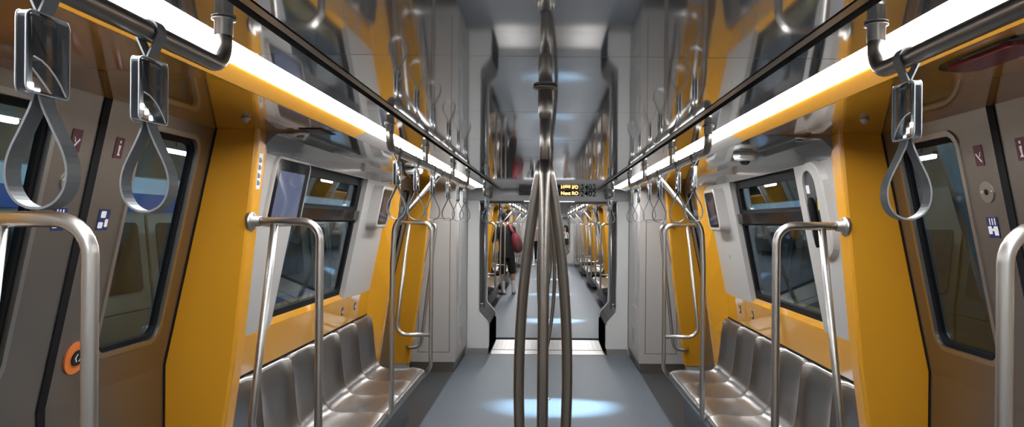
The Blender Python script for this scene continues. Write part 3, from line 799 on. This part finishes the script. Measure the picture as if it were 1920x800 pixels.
ex.part('paper_tag', G().plate([rrect(-0.995, -0.955, 1.755, 1.795, 0.002, 1)], mp, 0.014, 0.016), M['paper'], label='small white tag')
ex.part('lower_tag', G().plate([rrect(-0.995, -0.955, 1.575, 1.61, 0.002, 1)], mp, 0.014, 0.016), M['paper'], label='small white tag')

# ---- ceiling edge fittings
cam1 = Thing('dome_camera', 'white dome camera under the grey soffit above the right window', 'camera', (1.03, 3.72, 1.97))
def dome(cx, cy, t):
    t.part('housing', G().lathe([(0.0, 0.0), (0.062, 0.0), (0.062, -0.018), (0.055, -0.034), (0.035, -0.042), (0.0, -0.044)], (cx, cy, 1.978), 'Z', 26), M['cam_white'])
    t.part('lens_dome', G().ellipsoid((cx - 0.004, cy - 0.006, 1.936), (0.027, 0.027, 0.022), 18, 10), M['black_gloss'])
    t.part('visor', G().box(cx - 0.05, cx + 0.02, cy - 0.075, cy - 0.045, 1.95, 1.966, 0.006, 2), M['cam_white'])
dome(1.03, 3.72, cam1)
cam2 = Thing('dome_camera', 'white dome camera under the left soffit behind the third strap', 'camera', (-0.97, 5.05, 1.97)); dome(-0.95, 5.0, cam2)
for s, yy in ((-1, 2.62), (1, 2.52)):
    k = Thing('soffit_sensor', 'small grey sensor knob under the yellow soffit on the %s' % sn(s), 'sensor', (s * 1.12, yy, 1.97))
    k.part('base', G().lathe([(0.0, 0.0), (0.016, 0.0), (0.016, -0.008), (0.013, -0.011)], (s * 1.12, yy, 1.9835), 'Z', 18), M['steel'])
    k.part('bulb', G().ellipsoid((s * 1.12, yy, 1.9715), (0.010, 0.010, 0.009), 14, 8), M['grey'])
for s in (-1, 1):
    for y in ((3.02, 3.12) if s > 0 else (3.02, 3.14)):
        k = Thing('soffit_lock', 'small round lock in the %s soffit, %s of a pair before the window' % (sn(s), 'nearer' if y < 3.1 else 'farther'), 'lock', (s * 1.08, y, 1.97), group='soffit locks')
        k.part('disc', G().lathe([(0.0, 0), (0.016, 0), (0.017, -0.005), (0.009, -0.007), (0.008, -0.002), (0, -0.002)], (s * 1.1, y, 1.9755), 'Z', 18), M['steel_dk'])
dl = Thing('door_lamp', 'dark recessed slot with a deep red lens in the yellow soffit above the right door', 'lamp', (1.0, 1.56, 1.98))
dl.part('recess', G().plate([rrect(-0.06, 0.06, -0.17, 0.17, 0.055, 6)], lambda u, v, w: (0.985 + u, 1.56 + v, 1.9845 - w), 0.0, 0.006), M['black_gloss'])
dl.part('lens', G().plate([rrect(-0.03, 0.05, -0.12, 0.15, 0.035, 6)], lambda u, v, w: (0.975 + u, 1.56 + v, 1.9845 - w), 0.006, 0.012), M['red'])
dl2 = Thing('door_lamp', 'narrow dark slot in the left soffit between the pillar and the yellow lip', 'lamp', (-0.98, 3.02, 1.98))
dl2.part('recess', G().plate([rrect(-0.05, 0.05, -0.10, 0.10, 0.006, 2)], lambda u, v, w: (-0.985 + u, 3.02 + v, 1.9845 - w), 0.0, 0.003), M['black'])
dl2.part('lens', G().plate([rrect(-0.03, 0.03, -0.085, 0.085, 0.004, 2)], lambda u, v, w: (-0.985 + u, 3.02 + v, 1.9845 - w), 0.003, 0.0045), M['dark'])

# ---- stickers
ps = Thing('pillar_sticker', 'narrow white strip of pictograms on the edge of the tall left pillar', 'sticker', (-1.22, D1 + 0.77, 1.8))
mpil = lambda u, v, w: (-(Xr(v) - w), D1 + 0.722 + u, v)
ps.part('white_strip', G().plate([rrect(0.030, 0.068, 1.735, 1.885, 0.002, 1)], mpil, 0.0, 0.0012), M['paper'])
g = G()
for k, z in enumerate((1.855, 1.825, 1.79, 1.76)):
    g.plate([rrect(0.036, 0.052, z - 0.010, z + 0.012, 0.002, 1)], mpil, 0.0012, 0.0018)
    g.plate([rrect(0.056, 0.063, z - 0.008, z + 0.006, 0.001, 1)], mpil, 0.0012, 0.0018)
ps.part('pictograms', g, M['dark'])
for s in (-1, 1):
    for u, wd in ((0.50, 'nearer'), (0.82, 'farther')):
        k = Thing('seat_sticker', '%s small dark sticker on the yellow board above the %s seats' % (wd, sn(s)), 'sticker', (s * 1.42, BC + u, 0.97), group='seat stickers')
        mb = lambda uu, v, w: (s * (1.407 + (1.062 - v) * 0.114 - w), BC + uu, v)
        k.part('plate', G().plate([rrect(u - 0.022, u + 0.022, 0.955, 1.01, 0.006, 2)], mb, -0.001, 0.001), M['ink'])
        k.part('pictogram', G().plate([rrect(u - 0.004, u + 0.014, 0.967, 0.99, 0.004, 2)], mb, 0.001, 0.0016).plate([circ(u + 0.004, 0.998, 0.005, 10)], mb, 0.001, 0.0016), M['paper'])
gs = Thing('wall_sticker', 'tiny green and white sticker on the grey panel under the right far monitor', 'sticker', (1.3, BC + 0.84, 1.3))
gs.part('plate', G().plate([rrect(0.83, 0.865, 1.345, 1.385, 0.002, 1)], on(Xw, 1, BC), 0.0, 0.001), mat('pale_sticker', (0.42, 0.5, 0.36), 0.5))
gs.part('mark', G().plate([rrect(0.84, 0.855, 1.352, 1.378, 0.001, 1)], on(Xw, 1, BC), 0.001, 0.0015), mat('green_mark', (0.05, 0.16, 0.07), 0.5))

# =================================================================== GANGWAY AND CAR TWO
C2 = 9.95; E2 = 27.2
gangway(EW + 0.12, C2 - 0.1, 'the nearest gangway')
end_wall(C2 - 0.1, C2, 'wall_start', 'at the start of the second car', C2)
car_shell('b', C2, E2, C2 + 0.55, E2 - 0.55, 'the second car', mirror=False)
DC = [12.08, 16.43, 20.78, 25.13]
OR2 = ['first', 'second', 'third', 'fourth']
for s in (-1, 1):
    cabinet(s, 11.0, C2 - 0.01, 'pale grey cabinet on the %s just behind the gangway in the second car' % sn(s))
    cabinet(s, 26.2, E2 + 0.01, 'distant pale grey cabinet on the %s at the far end of the second car' % sn(s))
    for i, d in enumerate(DC):
        pillar(s, d - 0.722, -1, FARD if i else 0.11, '%s pillar before door %s of the second car' % (sn(s), OR2[i]), None)
        pillar(s, d + 0.722, 1, NEARD if i < 3 else 0.11, '%s pillar after door %s of the second car' % (sn(s), OR2[i]), None)
        for m, wd in ((-1, 'nearer'), (1, 'farther')):
            door_leaf(s, d, m, '%s leaf of the %s %s-hand door in the second car' % (wd, OR2[i], sn(s)), False)
        lintel(s, d - 1.0, d + 1.0, 'door', 'yellow soffit over the %s %s-hand door of the second car' % (OR2[i], sn(s)), 0.2 if i else 0, -0.2 if i < 3 else 0)
    for i in range(3):
        yc = (DC[i] + DC[i + 1]) / 2
        bay_wall(s, yc, 'the %s %s-hand seating bay of the second car' % (OR2[i], sn(s)))
        bench(s, yc, '%s steel bench on the %s beyond the gangway' % (OR2[i], sn(s)))
        lintel(s, DC[i] + 1.0, DC[i + 1] - 1.0, 'bay', 'grey soffit over the %s %s-hand bench of the second car' % (OR2[i], sn(s)), -0.2, 0.2)
        grab_frame(s, yc, -1, 'grab frame at the near end of the %s %s bench in the second car' % (OR2[i], sn(s)))
        grab_frame(s, yc, 1, 'grab frame at the far end of the %s %s bench in the second car' % (OR2[i], sn(s)))
        bay_pole(s, yc - 0.03, 'slanting pole at the %s %s bench in the second car' % (OR2[i], sn(s)))
        handrail(s, yc - 1.45, yc + 1.40, [yc - 0.6, yc + 0.5], 'overhead handrail above the %s %s bench in the second car' % (OR2[i], sn(s)))
        for k, dy in enumerate((-1.3, -0.85, -0.35, 0.28, 0.78, 1.2)):
            strap(s, yc + dy, '%s strap over the %s %s bench of the second car' % (ORD[k], OR2[i], sn(s)), 'hanging straps')
    lintel(s, C2 + 0.55, DC[0] - 1.0, 'end', 'grey soffit over the %s cabinet of the second car' % sn(s))
    lintel(s, DC[3] + 1.0, E2 - 0.5, 'end', 'grey soffit over the distant %s cabinet of the second car' % sn(s))
    end_handle(s, DC[0] - 0.722, 1, 'bent handle by the %s cabinet at the start of the second car' % sn(s))
    handrail(s, 10.05, 10.95, [], 'short overhead handrail on the %s just inside the second car' % sn(s), x=0.70)
    for i, y in enumerate((10.25, 10.7)):
        strap(s, y, '%s small strap just inside the second car on the %s' % (('nearer', 'farther')[i], sn(s)), 'hanging straps', x=0.70)
for i, d in enumerate(DC): pole_cluster(d - 0.1, 'three-tube pole at the %s doors of the second car' % OR2[i])

# third car, only its aisle shows
C3, E3 = 28.5, 46.0
end_wall(E2, E2 + 0.12, 'wall_end', 'far end of the second car', E2)
gangway(E2 + 0.12, C3 - 0.1, 'the distant gangway')
end_wall(C3 - 0.1, C3, 'wall_start', 'at the start of the third car', C3)
car_shell('c', C3, E3, C3 + 0.5, E3 - 0.5, 'the third car', mirror=False)
for s in (-1, 1):
    for i in range(3):
        yc = 32.8 + 4.35 * i
        w = Thing('wall_' + sn(s), 'wall of the %s bay of the distant third car, %s' % (OR2[i], sn(s)), 'wall', (s * 1.43, yc, 0), kind='structure')
        w.part('panel', G().loft([[(s * x, y, z) for x, z in [(1.43, 0), (1.43, 0.9), (1.24, 1.9), (1.24, 2.03), (1.5, 2.03), (1.6, 0)]] for y in (yc - 2.175, yc + 2.175)]), M['yellow'] if i == 0 else M['grey'])
        bench(s, yc, '%s bench on the %s in the distant third car' % (OR2[i], sn(s)))
pole_cluster(30.6, 'three-tube pole in the distant third car')
we = Thing('wall_far', 'closed grey end wall of the distant third car', 'wall', (0, E3, 0), kind='structure')
we.part('panel', G().box(-1.6, 1.6, E3, E3 + 0.1, 0, 2.1), M['grey'])
wb = Thing('wall_back', 'grey wall closing this car behind the camera', 'wall', (0, Y0, 0), kind='structure')
wb.part('panel', G().box(-1.6, 1.6, Y0 - 0.1, Y0, 0, 2.1), M['grey'])

# =================================================================== DEPOT OUTSIDE
dep = Thing('ground', 'dark concrete depot floor outside the train', 'ground', (0, 8, -1.0), kind='structure')
dep.part('slab', G().box(-11, 11, -8, 50, -1.2, -1.05), M['concrete'])
dr_ = Thing('roof', 'dark depot roof with beams above the trains', 'roof', (0, 8, 5.2), kind='structure')
dr_.part('deck', G().box(-11, 11, -8, 50, 5.4, 5.5), M['concrete'])
for k in range(12): dr_.part('beam', G().box(-11, 11, -6 + 4.5 * k, -5.7 + 4.5 * k, 4.9, 5.4), M['hallwall'])
for s in (-1, 1):
    wl = Thing('wall_depot', 'dim brown depot wall beyond the other train on the %s' % sn(s), 'wall', (s * 10, 8, -1), kind='structure')
    wl.part('panel', G().box(min(s * 10, s * 10.2), max(s * 10, s * 10.2), -8, 50, -1.05, 5.4), M['hallwall'])
    for k in range(6):
        lm = Thing('depot_tube', '%s tube lamp hanging low beyond the other train on the %s' % (ORD[k], sn(s)), 'lamp', (s * 6.5, 4 + 4.2 * k, 2.8), group='tube lamps beyond the other trains')
        lm.part('housing', G().box(s * 6.5 - 0.06, s * 6.5 + 0.06, 3.5 + 4.2 * k, 4.5 + 4.2 * k, 2.82, 2.88), M['dark'])
        lm.part('hanger', G().box(s * 6.5 - 0.012, s * 6.5 + 0.012, 3.98 + 4.2 * k, 4.02 + 4.2 * k, 2.88, 5.4), M['dark'])
        lm.part('tube', G().tube([(s * 6.5, 3.55 + 4.2 * k, 2.79), (s * 6.5, 4.45 + 4.2 * k, 2.79)], 0.035, 10), M['tube'])
    for k in range(9):  # tubes out of view, placed to light the sides of the other trains
        lm = Thing('unseen_depot_lamp', '%s unseen lamp high outside lighting the other train on the %s' % (ORD[k], sn(s)), 'lamp', (s * 2.35, -3 + 2.6 * k, 3.55), group='unseen lamps lighting the other trains')
        y = -3 + 2.6 * k
        lm.part('hanger', G().box(s * 2.35 - 0.012, s * 2.35 + 0.012, y - 0.02, y + 0.02, 3.56, 5.4), M['dark'])
        lm.part('housing', G().box(s * 2.35 - 0.07, s * 2.35 + 0.07, y - 0.62, y + 0.62, 3.50, 3.56), M['dark'])
        lm.part('tube', G().tube([(s * 2.35, y - 0.6, 3.475), (s * 2.35, y + 0.6, 3.475)], 0.022, 10), M['tube'] if s < 0 else M['tube_blue'])
def other_train(s, x, label, bm, banded=True):
    t = Thing('train', label, 'train', (s * x, 9, -0.9))
    xs = lambda a, b: (min(s * a, s * b), max(s * a, s * b))
    prof = [(x, -0.6), (x, 0.95), (x + 0.10, 1.925), (x + 0.16, 1.94), (x + 2.4, 1.94), (x + 2.5, 1.925), (x + 2.6, -0.6)]
    t.part('body', G().loft([[(s * a, y, z) for a, z in prof] for y in (-6, 44)]), bm)
    def side(u, v, w): return (s * ((x if v < 0.95 else x + 0.10 * (v - 0.95)) - w), u, v)
    yb_ = -6 if banded else 7.2
    t.part('pale_band', G().plate([[(yb_, 1.80), (44, 1.80), (44, 1.92), (yb_, 1.92)]], side, 0, 0.012), M['tr_white'])
    if banded: t.part('blue_band', G().plate([[(-6, 1.665), (44, 1.665), (44, 1.80), (-6, 1.80)]], side, 0, 0.012), M['tr_blue'])
    if banded: t.part('blue_stripe', G().plate([[(-6, 0.66), (44, 0.66), (44, 0.76), (-6, 0.76)]], side, 0, 0.012), M['tr_blue'])
    if banded: t.part('pale_stripe', G().plate([[(-6, 0.60), (44, 0.60), (44, 0.66), (-6, 0.66)]], side, 0, 0.012), M['tr_white'])
    for k in range(7):
        y = 1.0 + 4.35 * k
        for d, (a, b) in enumerate(((-0.66, -0.02), (0.02, 0.66))):
            dd = t.part('door', G().plate([[(y + a, -0.3), (y + b, -0.3), (y + b, 0.94), (y + a, 0.94)]], side, 0.012, 0.03).plate([[(y + a, 0.95), (y + b, 0.95), (y + b, 1.64), (y + a, 1.64)]], side, 0.012, 0.03), bm)
            t.part('door_pane', G().plate([rrect(y + a + 0.10, y + b - 0.10, 1.08, 1.58, 0.04, 4)], side, 0.03, 0.036), M['tr_glass'], parent=dd)
            e = b if a > 0 else a
            t.part('door_edge', G().plate([[(e - 0.012, 0.95), (e + 0.012, 0.95), (e + 0.012, 1.64), (e - 0.012, 1.64)]], side, 0.03, 0.042), M['chrome'], parent=dd)
        t.part('window_pane', G().plate([rrect(y + 1.0, y + 3.35, 0.98, 1.62, 0.05, 4)], side, 0.0, 0.02), M['tr_glass'])
    return t
tl = other_train(-1, 3.0, 'other train with blue and pale bands outside the left windows', M['tr_body'])
tl.part('number_mark', text_geo('2', 0.10, lambda u, v, w: (-(3.0 + 0.10 * 0.75 - w), 9.35 - 0 + u * 1.0, 1.69 + v), 0.016), M['paper'], label='white digit on the blue band')
other_train(1, 3.1, 'dark brown train outside the right windows', M['tr_dark'], False)
for s in (-1, 1):
    for k in range(5):
        y = (5.6 if s < 0 else 4.9) + 4.35 * k
        br = Thing('roof_strut', '%s slanting steel strut between the trains outside on the %s' % (ORD[k], sn(s)), 'strut', (s * 2.25, y, -1.0), group='struts between the trains')
        br.part('upright', G().box(s * 2.3 - 0.05, s * 2.3 + 0.05, y - 0.05, y + 0.05, -1.05, 4.9), M['hallwall'])
        br.part('brace', G().tube([(s * 2.3, y, 0.6), (s * 2.3, y + 1.4, 2.5)] if s < 0 else [(s * 2.3, y - 1.6, 0.6), (s * 2.3, y, 3.7)], 0.04 if s < 0 else 0.07, 10), M['strut'])

# =================================================================== PEOPLE
def fused(g, voxel, smooth=6):
    """melts overlapping shapes into one continuous surface"""
    me = bpy.data.meshes.new('tmp'); me.from_pydata([Vector(p) for p in g.v], [], g.f)
    bm = bmesh.new(); bm.from_mesh(me); bmesh.ops.recalc_face_normals(bm, faces=bm.faces[:]); bm.to_mesh(me); bm.free()
    ob = bpy.data.objects.new('tmp', me); COL.objects.link(ob)
    r = ob.modifiers.new('r', 'REMESH'); r.mode = 'VOXEL'; r.voxel_size = voxel; r.use_smooth_shade = True
    sm = ob.modifiers.new('s', 'SMOOTH'); sm.iterations = smooth; sm.factor = 0.5
    dg = bpy.context.evaluated_depsgraph_get(); out = bpy.data.meshes.new_from_object(ob.evaluated_get(dg))
    bpy.data.objects.remove(ob); bpy.data.meshes.remove(me)
    return out
def blob(g, pts, rad, n=14):
    P = [Vector(p) for p in pts]; g.tube(P, rad, n)
    for p, r in ((P[0], rad[0]), (P[-1], rad[-1])): g.ellipsoid(p, (r, r, r), 12, 8)
    return g
def ell_loft(g, secs, n=24):
    """secs: (cx, cy, z, rx, ry)"""
    return g.loft([[(cx + rx * math.cos(2 * PI * k / n), cy + ry * math.sin(2 * PI * k / n), z) for k in range(n)] for cx, cy, z, rx, ry in secs])

def person(label, loc, rz, k, J, wear, voxel=0.0075, head_turn=0.0, lean=0.0):
    t = Thing('person', label, 'person', loc); t.base = (0, 0, 0)
    t.o.rotation_euler = (0, lean, rz); t.o.scale = (k * 0.9, k, k)
    Rh = Matrix.Rotation(head_turn, 3, 'Z'); hc = Vector((0, 0.03, 1.658))
    H = lambda x, y, z: hc + Rh @ Vector((x, y, z))
    g = G()
    ell_loft(g, [(0, 0, 0.86, 0.13, 0.09), (0, 0, 0.93, 0.165, 0.115), (0, 0, 1.02, 0.155, 0.105), (0, 0.01, 1.12, 0.14, 0.095), (0, 0.01, 1.25, 0.16, 0.105), (0, 0.0, 1.36, 0.175, 0.105), (0, 0, 1.44, 0.155, 0.085), (0, 0, 1.49, 0.085, 0.06)])
    blob(g, [(0, 0, 1.44), (0, 0.008, 1.53), (0, 0.022, 1.61)], [0.062, 0.054, 0.052])
    g.ellipsoid(H(0, -0.005, 0.03), (0.074, 0.092, 0.098)); g.ellipsoid(H(0, 0.025, -0.045), (0.056, 0.066, 0.072))
    blob(g, [H(0, 0.088, 0.015), H(0, 0.104, -0.022)], [0.009, 0.014], 8)          # nose
    blob(g, [H(-0.02, 0.082, -0.055), H(0, 0.089, -0.057), H(0.02, 0.082, -0.055)], [0.006, 0.009, 0.006], 8)   # mouth
    for s in (-1, 1):
        g.ellipsoid(H(s * 0.076, -0.005, 0.0), (0.010, 0.020, 0.032), 12, 8)       # ear
        g.ellipsoid(H(s * 0.03, 0.074, 0.022), (0.016, 0.010, 0.010), 10, 6)       # eye
    for s, q in ((-1, 'L'), (1, 'R')):
        sh, el, wr = [Vector(p) for p in J['arm' + q]]
        g.ellipsoid(sh, (0.065, 0.062, 0.065))
        blob(g, [sh, sh.lerp(el, 0.5), el], [0.056, 0.050, 0.041]); blob(g, [el, el.lerp(wr, 0.35), wr], [0.041, 0.041, 0.027])
        d = (wr - el).normalized(); side = d.cross(Vector((0, 0, 1)))
        side = side.normalized() if side.length > 0.1 else Vector((1, 0, 0)); nrm = side.cross(d)
        palm = wr + d * 0.055
        for w_ in (-0.027, -0.009, 0.009, 0.027): blob(g, [wr + side * w_ * 0.5, palm + side * w_ + d * 0.03], [0.016, 0.015], 10)
        for f, (w_, L) in enumerate(((-0.034, 0.066), (-0.0115, 0.078), (0.0115, 0.074), (0.034, 0.056))):
            b = palm + side * w_ + d * 0.035
            blob(g, [b, b + d * L * 0.45 - nrm * 0.008, b + d * L * 0.75 - nrm * 0.028, b + d * L * 0.85 - nrm * 0.046], [0.0085, 0.0078, 0.0074, 0.0068], 8)
        tb = wr + d * 0.03 - side * 0.026 * s
        blob(g, [tb, tb - side * 0.022 * s + d * 0.03 - nrm * 0.01, tb - side * 0.024 * s + d * 0.058 - nrm * 0.024], [0.013, 0.0115, 0.009], 8)
        hp, kn, an = [Vector(p) for p in J['leg' + q]]
        blob(g, [hp, hp.lerp(kn, 0.4), kn], [0.092, 0.080, 0.056]); blob(g, [kn, kn.lerp(an, 0.3), kn.lerp(an, 0.7), an], [0.055, 0.059, 0.044, 0.036])
        toe = Vector(J['toe' + q]); blob(g, [an + Vector((0, 0, -0.04)), toe], [0.04, 0.032])
    def put(name, me, m, lab=None):
        me.materials.clear(); me.materials.append(m)
        o = bpy.data.objects.new(name, me); COL.objects.link(o); o.parent = t.o
        if lab: o['label'] = lab
        return o
    put('body', fused(g, voxel), M['skin'])
    h = G()
    h.ellipsoid(H(0, -0.022, 0.052), (0.084, 0.092, 0.088)); h.ellipsoid(H(0, -0.045, 0.01), (0.076, 0.066, 0.075))
    if wear.get('long'): blob(h, [H(0, -0.06, 0.03), H(0, -0.085, -0.1), H(0, -0.09, -0.2)], [0.08, 0.075, 0.05])
    put('hair', fused(h, voxel, 3), M['hair'])
    c = G()
    ell_loft(c, [(0, 0.0, wear.get('hem', 0.84), 0.188, 0.135), (0, 0, 0.93, 0.185, 0.132), (0, 0, 1.02, 0.176, 0.125), (0, 0.005, 1.12, 0.172, 0.118), (0, 0.005, 1.25, 0.185, 0.122), (0, 0.0, 1.36, 0.194, 0.118), (0, 0, 1.45, 0.172, 0.096), (0, 0, 1.505, 0.088, 0.072)])
    for s, q in ((-1, 'L'), (1, 'R')):
        sh, el, wr = [Vector(p) for p in J['arm' + q]]
        c.ellipsoid(sh, (0.077, 0.074, 0.075)); e = sh.lerp(el, 0.92)
        blob(c, [sh, sh.lerp(el, 0.5), e], [0.072, 0.070, 0.062])
    put('t_shirt', fused(c, voxel), wear['top'])
    c = G(); ell_loft(c, [(0, 0, 0.80, 0.165, 0.12), (0, 0, 0.93, 0.182, 0.129), (0, 0, 1.0, 0.172, 0.12)])
    for s, q in ((-1, 'L'), (1, 'R')):
        hp, kn, an = [Vector(p) for p in J['leg' + q]]
        if wear.get('shorts', True): blob(c, [hp, hp.lerp(kn, 0.5), hp.lerp(kn, 0.93)], [0.104, 0.103, 0.092])
        else: blob(c, [hp, hp.lerp(kn, 0.5), kn, kn.lerp(an, 0.5), an + Vector((0, 0, 0.02))], [0.1, 0.092, 0.072, 0.065, 0.055])
    put('shorts' if wear.get('shorts', True) else 'trousers', fused(c, voxel), wear['bottom'])
    for s, q in ((-1, 'L'), (1, 'R')):
        hp, kn, an = [Vector(p) for p in J['leg' + q]]; toe = Vector(J['toe' + q])
        if wear.get('shorts', True):
            c = G(); blob(c, [kn.lerp(an, 0.52), kn.lerp(an, 0.75), an, an + Vector((0, 0, -0.02))], [0.055, 0.048, 0.042, 0.045]); put('sock', fused(c, voxel, 3), M['sock'])
        c = G(); a0 = an + Vector((0, 0, -0.045)); fd = (toe - a0); fd.z = 0; fd.normalize()
        blob(c, [a0 - fd * 0.035, a0 + fd * 0.05, Vector((toe.x, toe.y, 0.045)) + fd * 0.02], [0.047, 0.045, 0.036])
        c.ellipsoid(an + Vector((0, 0, -0.01)), (0.05, 0.055, 0.04))
        put('shoe', fused(c, voxel, 3), wear.get('shoe', M['shoe']))
        c = G(); sd = Vector((-fd.y, fd.x, 0))
        pts = [a0 - fd * 0.085, a0 - fd * 0.07 + sd * 0.035, a0 + fd * 0.03 + sd * 0.04, Vector((toe.x, toe.y, 0)) + sd * 0.043, Vector((toe.x, toe.y, 0)) + fd * 0.062]
        left = [(p.x, p.y) for p in pts]; right = []
        for p in reversed(pts[1:-1]):
            dd = (p - a0).dot(sd); r = p - sd * 2 * dd; right.append((r.x, r.y))
        c.plate([left + right], lambda u, v, w: (u, v, w), 0.0, 0.022)
        put('sole', mesh_of(None, c, M['sole']), M['sole'])
    return t

JP = dict(armL=[(-0.185, 0, 1.435), (-0.285, 0.0, 1.17), (-0.17, 0.21, 1.23)], armR=[(0.185, 0, 1.43), (0.25, 0.03, 1.16), (0.17, 0.25, 1.14)],
          legL=[(-0.095, 0, 0.90), (-0.12, 0.03, 0.49), (-0.125, -0.03, 0.09)], toeL=(-0.235, 0.09, 0.035),
          legR=[(0.095, 0, 0.90), (0.125, 0.05, 0.49), (0.13, 0.06, 0.09)], toeR=(0.145, 0.22, 0.035))
PX, PY, PK = -0.885, 16.0, 1.025
person('person standing with back turned in black t-shirt, black shorts and white socks', (PX, PY, 0), math.radians(4), PK, JP, dict(top=M['tee'], bottom=M['shorts'], hem=0.80), 0.0045, 0.35, math.radians(-3.5))
bp_ = Thing('backpack', 'red backpack hanging off the right shoulder of the person in black', 'backpack', (PX, PY, 0)); bp_.base = (0, 0, 0)
bp_.o.rotation_euler = (0, math.radians(-3.5), math.radians(4)); bp_.o.scale = (PK, PK, PK)
def put_bp(name, g, m, fuse=None):
    if fuse: me = fused(g, fuse); me.materials.clear(); me.materials.append(m)
    else: me = mesh_of(None, g, m)
    o = bpy.data.objects.new(name, me); COL.objects.link(o); o.parent = bp_.o; return o
rb = Matrix.Rotation(math.radians(-12), 3, 'Y')
g = G(); g.ellipsoid((0.245, -0.19, 1.12), (0.115, 0.085, 0.20), rot=rb); g.ellipsoid((0.25, -0.17, 1.03), (0.12, 0.09, 0.13), rot=rb); g.ellipsoid((0.215, -0.175, 1.25), (0.09, 0.07, 0.10), rot=rb)
put_bp('pack_body', g, M['pack'], 0.009)
g = G(); g.ellipsoid((0.265, -0.262, 1.03), (0.075, 0.032, 0.12), rot=rb); put_bp('front_pocket', g, M['pack_dk'], 0.008)
g = G(); g.tube(fillet([(0.21, -0.15, 1.28), (0.145, -0.128, 1.40), (0.085, -0.02, 1.535), (0.11, 0.11, 1.44), (0.17, 0.14, 1.30)], 0.05), 0.036, 12); put_bp('shoulder_strap', g, M['pack'])
g = G(); g.tube(fillet([(0.195, -0.2, 1.31), (0.205, -0.21, 1.37), (0.235, -0.21, 1.37), (0.245, -0.2, 1.31)], 0.02), 0.008, 8); put_bp('carry_loop', g, M['pack_dk'])
JQ = dict(armL=[(-0.18, 0, 1.43), (-0.24, -0.02, 1.15), (-0.23, 0.1, 0.92)], armR=[(0.18, 0, 1.43), (0.25, -0.01, 1.16), (0.17, 0.2, 1.14)],
          legL=[(-0.09, 0, 0.90), (-0.10, 0.05, 0.49), (-0.10, -0.02, 0.09)], toeL=(-0.12, 0.13, 0.035),
          legR=[(0.09, 0, 0.90), (0.10, 0.0, 0.49), (0.10, -0.06, 0.09)], toeR=(0.13, 0.09, 0.035))
person('distant person in a pale top and dark trousers left of the large pole', (-0.60, 29.9, 0), math.radians(180), 0.96, JQ, dict(top=M['shirt'], bottom=M['tee'], shorts=False, hem=0.9), 0.010)
person('distant dark-haired person in a pale top and pale trousers right of the large pole', (0.60, 24.4, 0), math.radians(100), 0.87, JQ, dict(top=M['sock'], bottom=M['shirt'], shorts=False, long=True, hem=0.95), 0.010)

hb = Thing('shoulder_bag', 'black bag carried by the distant dark-haired person', 'bag', (0.62, 24.2, 0.98))
hb.part('bag_body', G().box(0.50, 0.70, 24.13, 24.20, 0.88, 1.10, 0.025, 3), M['tee'])
hb.part('strap', G().tube(fillet([(0.52, 24.165, 1.08), (0.57, 24.2, 1.28), (0.60, 24.30, 1.335), (0.64, 24.2, 1.28), (0.68, 24.165, 1.08)], 0.05), 0.010, 8), M['tee'])

# =================================================================== LIGHT AND CAMERA
w = bpy.data.worlds.new('World'); scene.world = w; w.use_nodes = True
w.node_tree.nodes['Background'].inputs[0].default_value = (0.35, 0.42, 0.5, 1)
w.node_tree.nodes['Background'].inputs[1].default_value = 0.05
for i, (d, e) in enumerate(((D2, 1700), (DC[0], 1500), (DC[1], 1500), (DC[2], 1500))):  # added spots outside, throwing pale light patches on the aisle floor
    ld = bpy.data.lights.new('added_floor_spot', 'SPOT'); ld.energy = e; ld.color = (0.74, 0.89, 1.0); ld.spot_size = math.radians(12); ld.spot_blend = 0.5; ld.shadow_soft_size = 0.12
    lo = bpy.data.objects.new('added_floor_spot', ld); COL.objects.link(lo)
    src = Vector((2.75, d - 0.38, 2.95)); lo.location = src
    lo.rotation_euler = (Vector((1.45, d - 0.36, 1.50)) - src).to_track_quat('-Z', 'Y').to_euler()

F = 1330.0
cd = bpy.data.cameras.new('camera'); cam = bpy.data.objects.new('camera', cd); COL.objects.link(cam)
cd.sensor_width = 36; cd.lens = 36 * F / 1920; cd.clip_start = 0.02; cd.clip_end = 200
cd.shift_x = -(1028 - 960) / 1920; cd.shift_y = (419 - 400) / 1920
cam.location = (0, 0, 1.6)
cam.rotation_euler = (Matrix.Rotation(PI / 2, 4, 'X') @ Matrix.Rotation(math.radians(0.5), 4, 'Z')).to_euler()
scene.camera = cam
vs = scene.view_settings; vs.view_transform = 'Standard'; vs.look = 'None'; vs.gamma = 1.0; vs.exposure = 2.12; vs.use_curve_mapping = False
cy = scene.cycles; cy.use_denoising = True; cy.max_bounces = 10; cy.diffuse_bounces = 4; cy.glossy_bounces = 5; cy.transparent_max_bounces = 24; cy.transmission_bounces = 4
cy.sample_clamp_indirect = 8.0; cy.caustics_reflective = False; cy.caustics_refractive = False
